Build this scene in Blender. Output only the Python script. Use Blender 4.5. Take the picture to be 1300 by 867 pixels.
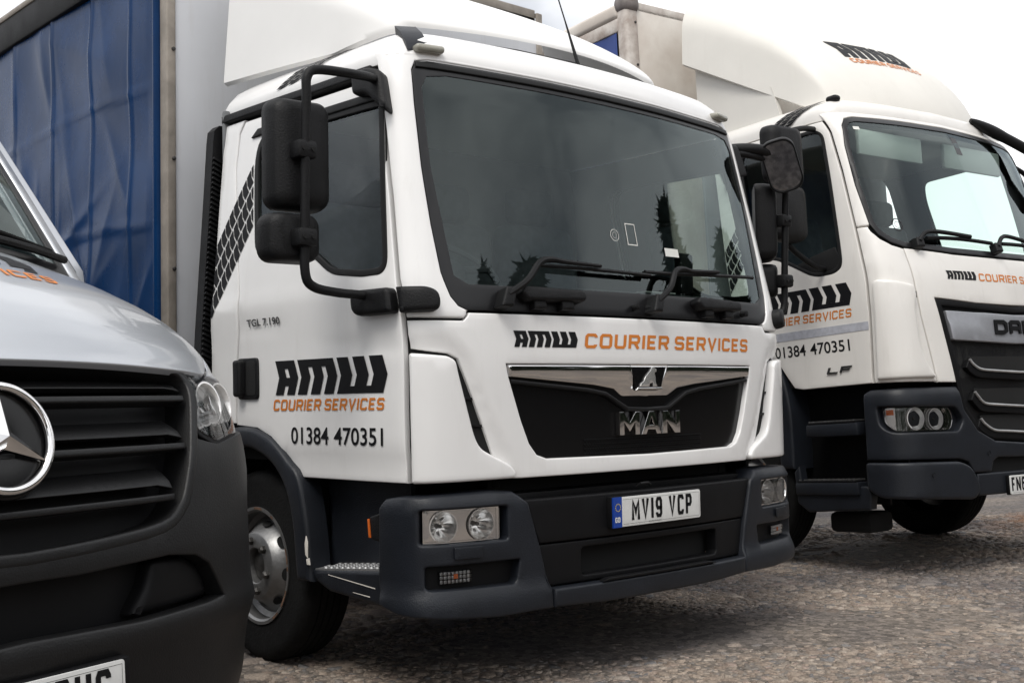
import bpy, bmesh, math, random
import numpy as np
from mathutils import Matrix, Vector
from mathutils.geometry import delaunay_2d_cdt
R = math.radians
random.seed(7); rng = np.random.default_rng(7)
for o in list(bpy.data.objects): bpy.data.objects.remove(o)
SC = bpy.context.scene; COL = SC.collection

# ------------------------------------------------------------------ camera
def make_camera():
    yaw, pitch, roll = R(47.7), R(2.7), R(1.0)
    v = Vector((math.cos(yaw), math.sin(yaw), 0)); r = Vector((math.sin(yaw), -math.cos(yaw), 0)); u = Vector((0, 0, 1))
    v2 = v*math.cos(pitch)+u*math.sin(pitch); u2 = u*math.cos(pitch)-v*math.sin(pitch)
    rr = r*math.cos(roll)-u2*math.sin(roll); uu = u2*math.cos(roll)+r*math.sin(roll)
    cd = bpy.data.cameras.new('camera'); cam = bpy.data.objects.new('camera', cd); COL.objects.link(cam)
    m = Matrix((rr, uu, -v2)).transposed().to_4x4(); m.translation = (-3.53, -3.08, 1.03); cam.matrix_world = m
    cd.sensor_width = 36; cd.lens = 1502*36/1300; cd.clip_start = .05; cd.clip_end = 2000
    SC.camera = cam
make_camera()

# ------------------------------------------------------------------ overcast sky, soft sun
SUN_EL, SUN_AZ = 58, 205          # azimuth: direction the light comes from, degrees counter-clockwise from +X
W = bpy.data.worlds.new('World'); SC.world = W; W.use_nodes = True
nt = W.node_tree; N = nt.nodes; L = nt.links; N.clear()
out = N.new('ShaderNodeOutputWorld'); bg = N.new('ShaderNodeBackground'); bg.inputs[1].default_value = .1
sky = N.new('ShaderNodeTexSky'); sky.sky_type = 'NISHITA'; sky.sun_disc = False
sky.sun_elevation = R(SUN_EL); sky.sun_rotation = R(90-SUN_AZ); sky.dust_density = 3; sky.air_density = 1.2
tc = N.new('ShaderNodeTexCoord'); mp = N.new('ShaderNodeMapping'); mp.inputs['Scale'].default_value = (1, 1, 1.7); mp.inputs['Location'].default_value = (.7, .2, .4)
nz = N.new('ShaderNodeTexNoise'); nz.inputs['Scale'].default_value = 3.4; nz.inputs['Detail'].default_value = 5; nz.inputs['Roughness'].default_value = .5
rc = N.new('ShaderNodeValToRGB'); rc.color_ramp.elements[0].position = .36; rc.color_ramp.elements[0].color = (4.6, 4.8, 5.2, 1)
rc.color_ramp.elements[1].position = .57; rc.color_ramp.elements[1].color = (9.9, 9.9, 10.0, 1)
mx = N.new('ShaderNodeMix'); mx.data_type = 'RGBA'; mx.inputs['Factor'].default_value = .96
L.new(tc.outputs['Generated'], mp.inputs['Vector']); L.new(mp.outputs[0], nz.inputs['Vector']); L.new(nz.outputs['Fac'], rc.inputs['Fac'])
L.new(sky.outputs[0], mx.inputs['A']); L.new(rc.outputs[0], mx.inputs['B']); L.new(mx.outputs['Result'], bg.inputs[0]); L.new(bg.outputs[0], out.inputs[0])
sd = bpy.data.lights.new('sun', 'SUN'); sd.energy = 1.3; sd.angle = R(25); sd.color = (1, .97, .92)
so = bpy.data.objects.new('sun', sd); COL.objects.link(so); so.location = (0, 0, 20)
so.rotation_euler = Vector((math.cos(R(SUN_AZ))*math.cos(R(SUN_EL)), math.sin(R(SUN_AZ))*math.cos(R(SUN_EL)), math.sin(R(SUN_EL)))).to_track_quat('Z', 'Y').to_euler()
SC.view_settings.view_transform = 'Standard'; SC.view_settings.look = 'None'; SC.view_settings.exposure = .62; SC.view_settings.gamma = 1
SC.view_settings.use_curve_mapping = False
SC.render.resolution_x = 1024; SC.render.resolution_y = 682
SC.render.engine = 'CYCLES'; SC.cycles.max_bounces = 8; SC.cycles.transparent_max_bounces = 16

# ------------------------------------------------------------------ materials
MT = {}
def mat(name, col, rough=.5, metal=0., coat=0., var=.0, vscale=6., bump=0., bscale=40., spec=.5, dirt=None, emit=None, streak=0.):
    m = bpy.data.materials.new(name); m.use_nodes = True; t = m.node_tree; b = t.nodes['Principled BSDF']; l = t.links
    b.inputs['Base Color'].default_value = (*col, 1); b.inputs['Roughness'].default_value = rough; b.inputs['Metallic'].default_value = metal
    b.inputs['Coat Weight'].default_value = coat; b.inputs['Coat Roughness'].default_value = .06; b.inputs['Specular IOR Level'].default_value = spec
    tc = t.nodes.new('ShaderNodeTexCoord')
    if var or dirt:
        n = t.nodes.new('ShaderNodeTexNoise'); n.inputs['Scale'].default_value = vscale; n.inputs['Detail'].default_value = 6; n.inputs['Roughness'].default_value = .6
        l.new(tc.outputs['Object'], n.inputs['Vector'])
        r = t.nodes.new('ShaderNodeValToRGB'); r.color_ramp.elements[0].position = .38; r.color_ramp.elements[1].position = .66
        l.new(n.outputs['Fac'], r.inputs['Fac'])
        lo = dirt if dirt else tuple(c*(1-var) for c in col)
        r.color_ramp.elements[0].color = (*lo, 1); r.color_ramp.elements[1].color = (*col, 1)
        l.new(r.outputs['Color'], b.inputs['Base Color'])
        rr = t.nodes.new('ShaderNodeMapRange'); rr.inputs['To Min'].default_value = min(1, rough*1.25); rr.inputs['To Max'].default_value = rough*.85
        l.new(n.outputs['Fac'], rr.inputs['Value']); l.new(rr.outputs[0], b.inputs['Roughness'])
    if streak:
        mpn = t.nodes.new('ShaderNodeMapping'); mpn.inputs['Scale'].default_value = (9, 9, 1.1); l.new(tc.outputs['Object'], mpn.inputs['Vector'])
        sn = t.nodes.new('ShaderNodeTexNoise'); sn.inputs['Scale'].default_value = 1.6; sn.inputs['Detail'].default_value = 7; sn.inputs['Roughness'].default_value = .7; l.new(mpn.outputs[0], sn.inputs['Vector'])
        sr = t.nodes.new('ShaderNodeValToRGB'); sr.color_ramp.elements[0].position = .54; sr.color_ramp.elements[0].color = (0, 0, 0, 1); sr.color_ramp.elements[1].position = .82; sr.color_ramp.elements[1].color = (streak, streak, streak, 1); l.new(sn.outputs['Fac'], sr.inputs['Fac'])
        sm = t.nodes.new('ShaderNodeMix'); sm.data_type = 'RGBA'; l.new(sr.outputs['Color'], sm.inputs['Factor']); sm.inputs['B'].default_value = (.36, .32, .27, 1)
        src = b.inputs['Base Color'].links[0].from_socket if b.inputs['Base Color'].links else None
        if src: l.new(src, sm.inputs['A'])
        else: sm.inputs['A'].default_value = (*col, 1)
        l.new(sm.outputs['Result'], b.inputs['Base Color'])
    if bump:
        n2 = t.nodes.new('ShaderNodeTexNoise'); n2.inputs['Scale'].default_value = bscale; n2.inputs['Detail'].default_value = 4
        l.new(tc.outputs['Object'], n2.inputs['Vector'])
        bp = t.nodes.new('ShaderNodeBump'); bp.inputs['Strength'].default_value = bump; bp.inputs['Distance'].default_value = .01
        l.new(n2.outputs['Fac'], bp.inputs['Height']); l.new(bp.outputs[0], b.inputs['Normal'])
    if emit:
        b.inputs['Emission Color'].default_value = (*emit, 1); b.inputs['Emission Strength'].default_value = 1
    MT[name] = m; return m
def glass(name, tint, refl=(1, 1, 1), ior=1.5, rough=0.0):
    m = bpy.data.materials.new(name); m.use_nodes = True; t = m.node_tree; t.nodes.clear(); l = t.links
    o = t.nodes.new('ShaderNodeOutputMaterial'); mx = t.nodes.new('ShaderNodeMixShader'); tr = t.nodes.new('ShaderNodeBsdfTransparent'); gl = t.nodes.new('ShaderNodeBsdfGlossy')
    fr = t.nodes.new('ShaderNodeFresnel'); fr.inputs['IOR'].default_value = ior
    tr.inputs[0].default_value = (*tint, 1); gl.inputs['Color'].default_value = (*refl, 1); gl.inputs['Roughness'].default_value = rough
    l.new(fr.outputs[0], mx.inputs[0]); l.new(tr.outputs[0], mx.inputs[1]); l.new(gl.outputs[0], mx.inputs[2]); l.new(mx.outputs[0], o.inputs[0])
    MT[name] = m; return m
mat('white', (.82, .81, .795), .30, coat=.6, var=.03, vscale=2.5, streak=.14)
mat('white_daf', (.78, .755, .715), .36, coat=.3, var=.05, vscale=2.2, streak=.2)
mat('fairing', (.80, .79, .77), .45, var=.05, vscale=2)
mat('fairing_old', (.76, .735, .68), .5, var=.06, vscale=2, streak=.1)
mat('silver', (.50, .52, .55), .30, metal=.45, coat=.7, var=.05, vscale=3)
mat('plastic', (.0055, .0055, .0062), .52, var=.35, vscale=9, bump=.2, bscale=160, spec=.27)
mat('plastic_grey', (.0125, .0148, .020), .40, var=.3, vscale=5, bump=.15, bscale=200, spec=.34)
mat('plastic_van', (.0085, .0085, .009), .42, var=.35, vscale=4, bump=.12, bscale=220, spec=.36)
mat('bumper_dark', (.005, .005, .0058), .5, var=.3, vscale=5, spec=.2)
mat('piano', (.004, .004, .0045), .22, spec=.35)
mat('frit', (.008, .008, .009), .32, spec=.4)
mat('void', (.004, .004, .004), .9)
mat('rubber', (.008, .008, .008), .8, var=.35, vscale=12, bump=.3, bscale=90, spec=.18)
mat('chrome', (.78, .77, .76), .08, metal=1)
mat('steel', (.30, .298, .295), .45, metal=.85, var=.3, vscale=14, bump=.1, bscale=60)
mat('steel_dark', (.10, .095, .09), .5, metal=.7, var=.5, vscale=20)
mat('rust', (.18, .10, .06), .8, var=.5, vscale=30)
mat('alu', (.60, .60, .60), .45, metal=.9, var=.25, vscale=10)
mat('alu_post', (.34, .30, .255), .55, metal=.15, var=.3, vscale=7, bump=.2, bscale=40)
mat('box_wall', (.60, .61, .635), .42, var=.08, vscale=1.5, streak=.25)
mat('box_wall_old', (.72, .68, .62), .5, dirt=(.56, .50, .44), vscale=2.2)
mat('post_old', (.66, .62, .57), .5, dirt=(.36, .30, .26), vscale=6)
mat('cap_old', (.22, .19, .18), .6, var=.4, vscale=12)
mat('curtain', (.003, .034, .118), .26, var=.3, vscale=3, bump=.03, bscale=30, spec=.12, streak=.06)
mat('curtain_bright', (.014, .052, .26), .4, var=.25, vscale=3)
mat('seat', (.06, .063, .07), .8, var=.3, vscale=20)
mat('dash', (.045, .046, .05), .7)
mat('seal', (.006, .006, .006), .55, spec=.3)
mat('ink', (.005, .005, .006), .55, spec=.22)
mat('orange', (.62, .19, .022), .45)
mat('red', (.45, .05, .015), .3)
mat('amber', (.60, .13, .02), .25)
mat('plate', (.70, .70, .68), .30, var=.05, vscale=30)
mat('plate_blue', (.01, .05, .30), .35)
mat('plate_star', (.65, .52, .12), .4)
mat('reflect_tape', (.50, .51, .56), .35, var=.2, vscale=30)
mat('reflect_white', (.72, .73, .75), .4, var=.2, vscale=30)
mat('lens_grey', (.35, .34, .29), .25, var=.2, vscale=40)
mat('scuff', (.70, .66, .60), .8)
mat('badge_grey', (.05, .05, .05), .35, metal=.4)
mat('grille_silver', (.42, .43, .46), .42, metal=.55, var=.1, vscale=20)
mat('lamp_silver', (.90, .89, .87), .15, metal=.78)
mat('lamp_bright', (.88, .87, .85), .18, metal=.35)
mat('trim_grey', (.16, .165, .17), .8, var=.2, vscale=6)
mat('paper', (.7, .7, .66), .7)
glass('windscreen', (.80, .90, .86), refl=(.86, .97, .98), ior=1.56)
glass('side_glass', (.76, .85, .81), refl=(.9, .97, 1), ior=1.5)
glass('lamp_glass', (.93, .93, .93), ior=1.45)
MT['mirror_glass'] = mat('mirror_glass', (.22, .23, .25), .03, metal=1)

# ------------------------------------------------------------------ mesh helpers
def root(name, label, cat, loc=(0, 0, 0), rot=(0, 0, 0), group=None):
    o = bpy.data.objects.new(name, None); COL.objects.link(o); o.location = loc; o.rotation_euler = rot
    o['label'] = label; o['category'] = cat; o.empty_display_size = .3
    if group: o['group'] = group
    return o
def mk(name, v, f, m, parent=None, smooth=38, label=None):
    me = bpy.data.meshes.new(name); me.from_pydata([tuple(map(float, p)) for p in v], [], [tuple(int(i) for i in q) for q in f]); me.update()
    if smooth:
        me.shade_smooth()
        if smooth < 180: me.set_sharp_from_angle(angle=R(smooth))
    me.materials.append(MT[m] if isinstance(m, str) else m)
    o = bpy.data.objects.new(name, me); COL.objects.link(o)
    if parent: o.parent = parent
    if label: o['label'] = label
    return o
class Geo:
    def __init__(s): s.v = []; s.f = []
    def add(s, vf, M=None):
        v, f = vf; k = len(s.v)
        if M is not None: v = [tuple(M @ Vector(p)) for p in v]
        s.v += [tuple(p) for p in v]; s.f += [tuple(i+k for i in q) for q in f]; return s
    def mk(s, name, m, parent=None, smooth=38, label=None): return mk(name, s.v, s.f, m, parent, smooth, label)
def rbox(c, size, bev=.01, seg=2, M=None):
    bm = bmesh.new(); bmesh.ops.create_cube(bm, size=1)
    bmesh.ops.scale(bm, vec=size, verts=bm.verts)
    if bev: bmesh.ops.bevel(bm, geom=list(bm.edges), offset=min(bev, min(size)*.45), segments=seg, affect='EDGES', profile=.5)
    if M is not None: bmesh.ops.transform(bm, matrix=M, verts=bm.verts)
    bmesh.ops.translate(bm, vec=c, verts=bm.verts); bm.verts.index_update()
    r = ([tuple(x.co) for x in bm.verts], [tuple(x.index for x in q.verts) for q in bm.faces]); bm.free(); return r
def crom(pts, n=8, closed=False):
    P = [np.array(p, float) for p in pts]; m = len(P); o = []
    for i in range(m if closed else m-1):
        if closed: a, b, c, d = P[i-1], P[i], P[(i+1) % m], P[(i+2) % m]
        else: a, b, c, d = P[max(i-1, 0)], P[i], P[i+1], P[min(i+2, m-1)]
        for k in range(n):
            t = k/n; o.append(.5*((2*b)+(c-a)*t+(2*a-5*b+4*c-d)*t*t+(3*b-a-3*c+d)*t**3))
    if not closed: o.append(P[-1])
    return np.array(o)
def tube(path, r, n=12, cap=True):
    P = [Vector(p) for p in path]; m = len(P); rs = r if hasattr(r, '__len__') else [r]*m; v = []; f = []
    T = [(P[min(i+1, m-1)]-P[max(i-1, 0)]).normalized() for i in range(m)]
    a = Vector((0, 0, 1)) if abs(T[0].z) < .9 else Vector((1, 0, 0)); u = T[0].cross(a).normalized()
    for i in range(m):
        u = (u-T[i]*u.dot(T[i])).normalized(); w = T[i].cross(u)
        for k in range(n):
            t = 2*math.pi*k/n; v.append(tuple(P[i]+(u*math.cos(t)+w*math.sin(t))*rs[i]))
    for i in range(m-1):
        for k in range(n): f.append((i*n+k, i*n+(k+1) % n, (i+1)*n+(k+1) % n, (i+1)*n+k))
    if cap: f.append(tuple(range(n-1, -1, -1))); f.append(tuple((m-1)*n+k for k in range(n)))
    return v, f
def lathe(prof, n=32, c=(0, 0, 0), axis='X', cap0=False, cap1=False):
    """prof: (radius, height along axis)"""
    v = []; f = []
    for r, h in prof:
        for k in range(n):
            t = 2*math.pi*k/n; a, b = r*math.cos(t), r*math.sin(t)
            p = {'X': (h, a, b), 'Y': (a, h, -b), 'Z': (a, b, h)}[axis]; v.append((p[0]+c[0], p[1]+c[1], p[2]+c[2]))
    m = len(prof)
    for i in range(m-1):
        for k in range(n): f.append((i*n+k, i*n+(k+1) % n, (i+1)*n+(k+1) % n, (i+1)*n+k))
    if cap0: f.append(tuple(range(n-1, -1, -1)))
    if cap1: f.append(tuple((m-1)*n+k for k in range(n)))
    return v, f
def loft(rings, cap=True, closed=True):
    n = len(rings[0]); v = [tuple(p) for r in rings for p in r]; f = []
    for i in range(len(rings)-1):
        for k in range(n if closed else n-1): f.append((i*n+k, i*n+(k+1) % n, (i+1)*n+(k+1) % n, (i+1)*n+k))
    if cap: f.append(tuple(range(n-1, -1, -1))); f.append(tuple((len(rings)-1)*n+k for k in range(n)))
    return v, f
def rrect(w, h, r, n=5, cx=0, cy=0):
    o = []
    for sx, sy, a0 in ((1, 1, 0), (-1, 1, 90), (-1, -1, 180), (1, -1, 270)):
        for k in range(n+1):
            a = R(a0+90*k/n); o.append((cx+sx*(w/2-r)+r*math.cos(a), cy+sy*(h/2-r)+r*math.sin(a)))
    return o
# ---- surfaces (u, v) -> point, normal
class Surf:
    def n(s, u, v, e=.012):
        a = s.p(u+e, v)-s.p(u-e, v); b = s.p(u, v+e)-s.p(u, v-e); n = np.cross(a, b); l = np.linalg.norm(n, axis=-1, keepdims=True); return n/np.maximum(l, 1e-9)
    def at(s, u, v, off=0.):
        u = np.array([float(u)]); v = np.array([float(v)]); return (s.p(u, v)+s.n(u, v)*off)[0]
class PlanSurf(Surf):
    """plan outline swept up z; u = signed arc length from the centre line, v = height"""
    def __init__(s, half, prof, kx):
        c = crom(half, 16); s.S = np.r_[0, np.cumsum(np.hypot(*np.diff(c, axis=0).T))]; s.PX = c[:, 0]; s.PY = c[:, 1]; s.kx = np.array(kx, float); pr = np.array(prof, float)
        s.pz = np.linspace(pr[0, 0], pr[-1, 0], 200); y = np.interp(s.pz, pr[:, 0], pr[:, 1]); e = np.pad(y, 4, mode='edge'); i = np.arange(4)
        e[:4] = y[0]+(y[1]-y[0])*(i-4); e[-4:] = y[-1]+(y[-1]-y[-2])*(i+1); s.py = np.convolve(e, np.ones(9)/9, 'valid')
    def p(s, u, v):
        u = np.asarray(u, float); v = np.asarray(v, float); a = np.abs(u); x = np.interp(a, s.S, s.PX); y = np.interp(a, s.S, s.PY)+np.maximum(0, a-s.S[-1])
        return np.stack([np.sign(u)*x*np.interp(v, s.kx[:, 0], s.kx[:, 1]), y+np.interp(v, s.pz, s.py), v], -1)
class Flat(Surf):
    def __init__(s, o, ux, vx): s.o = np.array(o, float); s.a = np.array(ux, float); s.b = np.array(vx, float)
    def p(s, u, v): return s.o+np.asarray(u, float)[..., None]*s.a+np.asarray(v, float)[..., None]*s.b
class Fn(Surf):
    def __init__(s, fn): s.fn = fn
    def p(s, u, v): return np.stack(np.broadcast_arrays(*s.fn(np.asarray(u, float), np.asarray(v, float))), -1)
def area(p):
    p = np.asarray(p); return .5*np.sum(p[:, 0]*np.roll(p[:, 1], -1)-np.roll(p[:, 0], -1)*p[:, 1])
def dens(p, d):
    p = np.asarray(p, float); o = []
    for a, b in zip(p, np.roll(p, -1, 0)):
        k = max(1, int(np.ceil(np.hypot(*(b-a))/d)))
        for i in range(k): o.append(a+(b-a)*i/k)
    return np.array(o)
def inset(p, d):
    """move a ring to its left by d (into the panel for CCW outlines and CW holes)"""
    a = p-np.roll(p, 1, 0); b = np.roll(p, -1, 0)-p
    a = a/np.maximum(np.hypot(a[:, 0], a[:, 1])[:, None], 1e-9); b = b/np.maximum(np.hypot(b[:, 0], b[:, 1])[:, None], 1e-9)
    na = np.stack([-a[:, 1], a[:, 0]], 1); nb = np.stack([-b[:, 1], b[:, 0]], 1); m = na+nb; k = np.sum(m*m, 1)
    m = m*(2/np.maximum(k, .6))[:, None]; return p+m*d
def inpoly(P, q):
    x, y = P[:, 0], P[:, 1]; r = np.zeros(len(P), bool)
    for (x0, y0), (x1, y1) in zip(q, np.roll(q, -1, 0)):
        c = ((y0 > y) != (y1 > y)) & (x < (x1-x0)*(y-y0)/(y1-y0+1e-12)+x0); r ^= c
    return r
def fill(rings, grid):
    pts = np.concatenate(rings); ed = []; k = 0
    for r in rings:
        n = len(r); ed += [(k+i, k+(i+1) % n) for i in range(n)]; k += n
    lo, hi = pts.min(0), pts.max(0)
    gx, gy = np.meshgrid(np.arange(lo[0]+grid*.5, hi[0], grid), np.arange(lo[1]+grid*.5, hi[1], grid)); g = np.stack([gx.ravel(), gy.ravel()], 1)
    if len(g):
        ok = inpoly(g, rings[0])
        for h in rings[1:]: ok &= ~inpoly(g, h)
        g = g[ok]
        if len(g):
            d = np.min(np.hypot(g[:, None, 0]-pts[None, :, 0], g[:, None, 1]-pts[None, :, 1]), 1); g = g[d > .42*grid]
    allp = np.concatenate([pts, g]) if len(g) else pts
    r = delaunay_2d_cdt([Vector(p) for p in allp], ed, [], 0, 1e-7)
    q = np.array([tuple(p) for p in r[0]]); f = np.array([tuple(t) for t in r[2]]); c = q[f].mean(1); ok = inpoly(c, rings[0])
    for h in rings[1:]: ok &= ~inpoly(c, h)
    return q, [tuple(t) for t in f[ok]]
def panel(name, outline, S, m, parent=None, holes=(), off=0., thick=.02, bevel=.004, grid=.05, relief=None, smooth=38, label=None, geo=None):
    rings = [np.asarray(outline, float)]+[np.asarray(h, float) for h in holes]
    rings = [r if (area(r) > 0) == (i == 0) else r[::-1] for i, r in enumerate(rings)]
    rings = [dens(r, grid) for r in rings]
    M = lambda q, o: S.p(q[:, 0], q[:, 1])+S.n(q[:, 0], q[:, 1])*(o+(relief(q[:, 0], q[:, 1]) if relief is not None else 0.))[..., None] if relief is not None else S.p(q[:, 0], q[:, 1])+S.n(q[:, 0], q[:, 1])*o
    inn = [inset(r, bevel) for r in rings] if bevel else rings
    q, tri = fill(inn, grid); V = [M(q, off)]; F = list(tri); k = len(q)
    if thick:
        for r in rings:
            n = len(r); st = [(1., 0.), (.45, .12), (.13, .42), (0., 1.)] if bevel else [(0., 0.)]
            lv = [M(inset(r, bevel*a) if bevel and a else r, off-bevel*b) for a, b in st]+[M(r, off-thick)]
            for x in lv: V.append(x)
            for j in range(len(lv)-1):
                for i in range(n):
                    i2 = (i+1) % n; F.append((k+(j+1)*n+i, k+(j+1)*n+i2, k+j*n+i2, k+j*n+i))
            k += n*len(lv)
    V = np.concatenate(V)
    if geo is not None: geo.add((V, F)); return geo
    o = mk(name, V, F, m, parent, smooth, label)
    bm = bmesh.new(); bm.from_mesh(o.data); bmesh.ops.remove_doubles(bm, verts=bm.verts, dist=1e-5); bm.to_mesh(o.data); bm.free()
    if smooth: o.data.shade_smooth(); o.data.set_sharp_from_angle(angle=R(smooth))
    return o
def mir(p): return [(-u, v) for u, v in p]
def arc(cx, cy, r, a0, a1, n=8): return [(cx+r*math.cos(R(a0+(a1-a0)*k/n)), cy+r*math.sin(R(a0+(a1-a0)*k/n))) for k in range(n+1)]
def rnd(p, r, n=4):
    """round the corners of a polygon"""
    p = [np.array(q, float) for q in p]; o = []
    for i, b in enumerate(p):
        a, c = p[i-1], p[(i+1) % len(p)]; rr = r[i] if hasattr(r, '__len__') else r
        d1 = min(rr, np.hypot(*(a-b))*.48); d2 = min(rr, np.hypot(*(c-b))*.48)
        if rr <= 0: o.append(tuple(b)); continue
        s, e = b+(a-b)/np.hypot(*(a-b))*d1, b+(c-b)/np.hypot(*(c-b))*d2
        for k in range(n+1):
            t = k/n; o.append(tuple((1-t)**2*s+2*t*(1-t)*b+t*t*e))
    return o
# ---- lettering
GL = {'C': ([[(1, .80), (1, .86), (.86, 1), (.14, 1), (0, .86), (0, .14), (.14, 0), (.86, 0), (1, .14), (1, .20)]], .8), 'O': ([[(.14, 0), (.86, 0), (1, .14), (1, .86), (.86, 1), (.14, 1), (0, .86), (0, .14), 'z']], .85),
 'U': ([[(0, 1.09), (0, .14), (.14, 0), (.86, 0), (1, .14), (1, 1.09)]], .82), 'R': ([[(0, -.09), (0, 1), (.86, 1), (1, .86), (1, .58), (.86, .44), (.09, .44)], [(.62, .36), (1, -.09)]], .82),
 'I': ([[(0, -.09), (0, 1.09)]], .0), 'E': ([[(1.05, 1), (0, 1), (0, 0), (1.05, 0)], [(.09, .5), (.9, .5)]], .72), 'S': ([[(1, .80), (1, .88), (.86, 1), (.14, 1), (0, .88), (0, .62), (.14, .5), (.86, .5), (1, .38), (1, .12), (.86, 0), (.14, 0), (0, .12), (0, .20)]], .78),
 'V': ([[(0, 1.09), (.5, -.04), (1, 1.09)]], .85), 'M': ([[(0, -.09), (0, 1.0), (.5, .35), (1, 1.0), (1, -.09)]], .95), '1': ([[(.5, -.09), (.5, 1.09)]], .35), '9': ([[(1, .52), (.80, .46), (.2, .46), (0, .6), (0, .86), (.2, 1), (.8, 1), (1, .86), (1, .14), (.8, 0), (.2, 0), (0, .14), (0, .2)]], .78),
 'P': ([[(0, -.09), (0, 1), (.8, 1), (1, .86), (1, .6), (.8, .46), (.09, .46)]], .78), 'F': ([[(1.05, 1), (0, 1), (0, -.09)], [(.09, .5), (.9, .5)]], .72), 'N': ([[(0, -.09), (0, 1.09)], [(1, -.09), (1, 1.09)], [(.2, .9), (.8, .1)]], .95),
 '6': ([[(1, .8), (1, .86), (.8, 1), (.2, 1), (0, .86), (0, .14), (.2, 0), (.8, 0), (1, .14), (1, .42), (.8, .56), (.09, .56)]], .78), 'H': ([[(0, -.09), (0, 1.09)], [(1, -.09), (1, 1.09)], [(.09, .5), (.91, .5)]], .8), 'G': ([[(1, .80), (1, .86), (.86, 1), (.14, 1), (0, .86), (0, .14), (.14, 0), (.86, 0), (1, .14), (1, .5), (.6, .5)]], .82),
 'L': ([[(0, 1.09), (0, 0), (1.05, 0)]], .72),
 'B': ([[(0, 0), (.8, 0), (1, .14), (1, .36), (.86, .5), (1, .64), (1, .86), (.8, 1), (0, 1), 'z']], .78), 'T': ([[(-.05, 1), (1.05, 1)], [(.5, .91), (.5, -.09)]], .8), 'A': ([[(0, -.09), (0, .86), (.14, 1), (.86, 1), (1, .86), (1, -.09)], [(.09, .42), (.91, .42)]], .82), 'D': ([[(0, 0), (.75, 0), (1, .2), (1, .8), (.75, 1), (0, 1), 'z']], .85), 'Y': ([[(0, 1.09), (.5, .5), (1, 1.09)], [(.5, .42), (.5, -.09)]], .85)}
def strip(pl, t):
    cl = pl[-1] == 'z'; P = np.array([p for p in pl if p != 'z'], float); n = len(P); L_, R_ = [], []
    for i in range(n):
        a = P[i]-P[i-1] if (i > 0 or cl) else P[1]-P[0]; b = P[(i+1) % n]-P[i] if (i < n-1 or cl) else a
        a = a/np.hypot(*a); b = b/np.hypot(*b); na = np.array([-a[1], a[0]]); nb = np.array([-b[1], b[0]]); m = na+nb; m = m*2/max(np.dot(m, m), .55)
        L_.append(P[i]+m*t/2); R_.append(P[i]-m*t/2)
    return [[R_[i], R_[(i+1) % n], L_[(i+1) % n], L_[i]] for i in range(n if cl else n-1)]
def cowl(yfun, wfun, zbfun, ztfun, rfun, nose=.12):
    """roof deflector skin: rounded-rectangle sections; u = -1..1 across the girth, v = 0..1 front to back"""
    def fn(u, v):
        w, zb, zt, r = wfun(v), zbfun(v), ztfun(v), rfun(v); h = np.maximum(zt-zb, .012); r = np.minimum(r, np.minimum(h*.98, w*.6)); a = np.abs(u)
        l1 = h-r; l2 = r*math.pi/2; l3 = w-r; tot = l1+l2+l3; s = (1-a)*tot         # s from the lower edge up and over to the crown
        t = np.clip((s-l1)/l2, 0, 1)*math.pi/2
        x = np.where(s < l1, w, np.where(s < l1+l2, w-r+r*np.cos(t), np.maximum(0, w-r-(s-l1-l2)))); z = np.where(s < l1, zb+s, np.where(s < l1+l2, zb+l1+r*np.sin(t), zt))
        x = x*(1-.04*np.clip((z-zb)/.5, 0, 1.4)); q = np.clip(x/w, 0, 1)
        return (np.sign(u)*x, yfun(v)-nose*(1-v)*(1-q*q), z+.03*(1-q*q)*np.clip(h/.3, 0, 1))
    return Fn(fn)
def cowl_mesh(FS, nu=81, nv=33):
    u_, v_ = np.meshgrid(np.linspace(-1, 1, nu), np.linspace(0, 1, nv)**1.4); u_ = np.where(np.abs(u_) < 1e-6, 1e-5, u_); P = FS.p(u_, v_); Q = P*np.array([.982, 1, 1])-np.array([0, 0, .012]); n1, n2 = u_.shape; V = np.concatenate([P.reshape(-1, 3), Q.reshape(-1, 3)]); F = []; o2 = n1*n2
    for j in range(n1-1):
        for i in range(n2-1): q = (j*n2+i, j*n2+i+1, (j+1)*n2+i+1, (j+1)*n2+i); F += [q, tuple(o2+k for k in q[::-1])]
    for i in range(n2-1): F += [(i+1, i, o2+i, o2+i+1), ((n1-1)*n2+i, (n1-1)*n2+i+1, o2+(n1-1)*n2+i+1, o2+(n1-1)*n2+i)]
    for j in range(n1-1): F += [(j*n2, (j+1)*n2, o2+(j+1)*n2, o2+j*n2), ((j+1)*n2+n2-1, j*n2+n2-1, o2+j*n2+n2-1, o2+(j+1)*n2+n2-1)]
    return V, F
def word(txt, h, t=.17, gap=.26, slant=0., sp=.5, wx=1.):
    """squared stroke lettering, returns quads and total width; h = cap height"""
    x = 0.; out = []; th = t*h; H = h-th
    for ch in txt:
        if ch == ' ': x += sp*h; continue
        pls, w = GL[ch]; w = w*h*wx-th if w else 0.; 
        for pl in pls:
            q = [p if p == 'z' else (p[0]*w+x+th/2, min(max(p[1], -th/2/H), 1+th/2/H)*H+th/2) for p in pl]
            out += strip(q, th)
        x += w+th+gap*h
    x -= gap*h
    return [[(p[0]+slant*p[1], p[1]) for p in q] for q in out], x
def words(name, txt, S, m, parent, off, fx, **k):
    """several words of squared lettering across the unit box, each word a part of its own"""
    tot = word(txt, 1, **k)[1]+k.get('slant', 0)*.5; x = 0.
    for w in txt.split(' '):
        q, ww = word(w, 1, **k); decal(name, [[((a+x)/tot, b) for a, b in l] for l in q], S, m, parent, off, fx); x += ww+k.get('gap', .26)+k.get('sp', .5)
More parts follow.
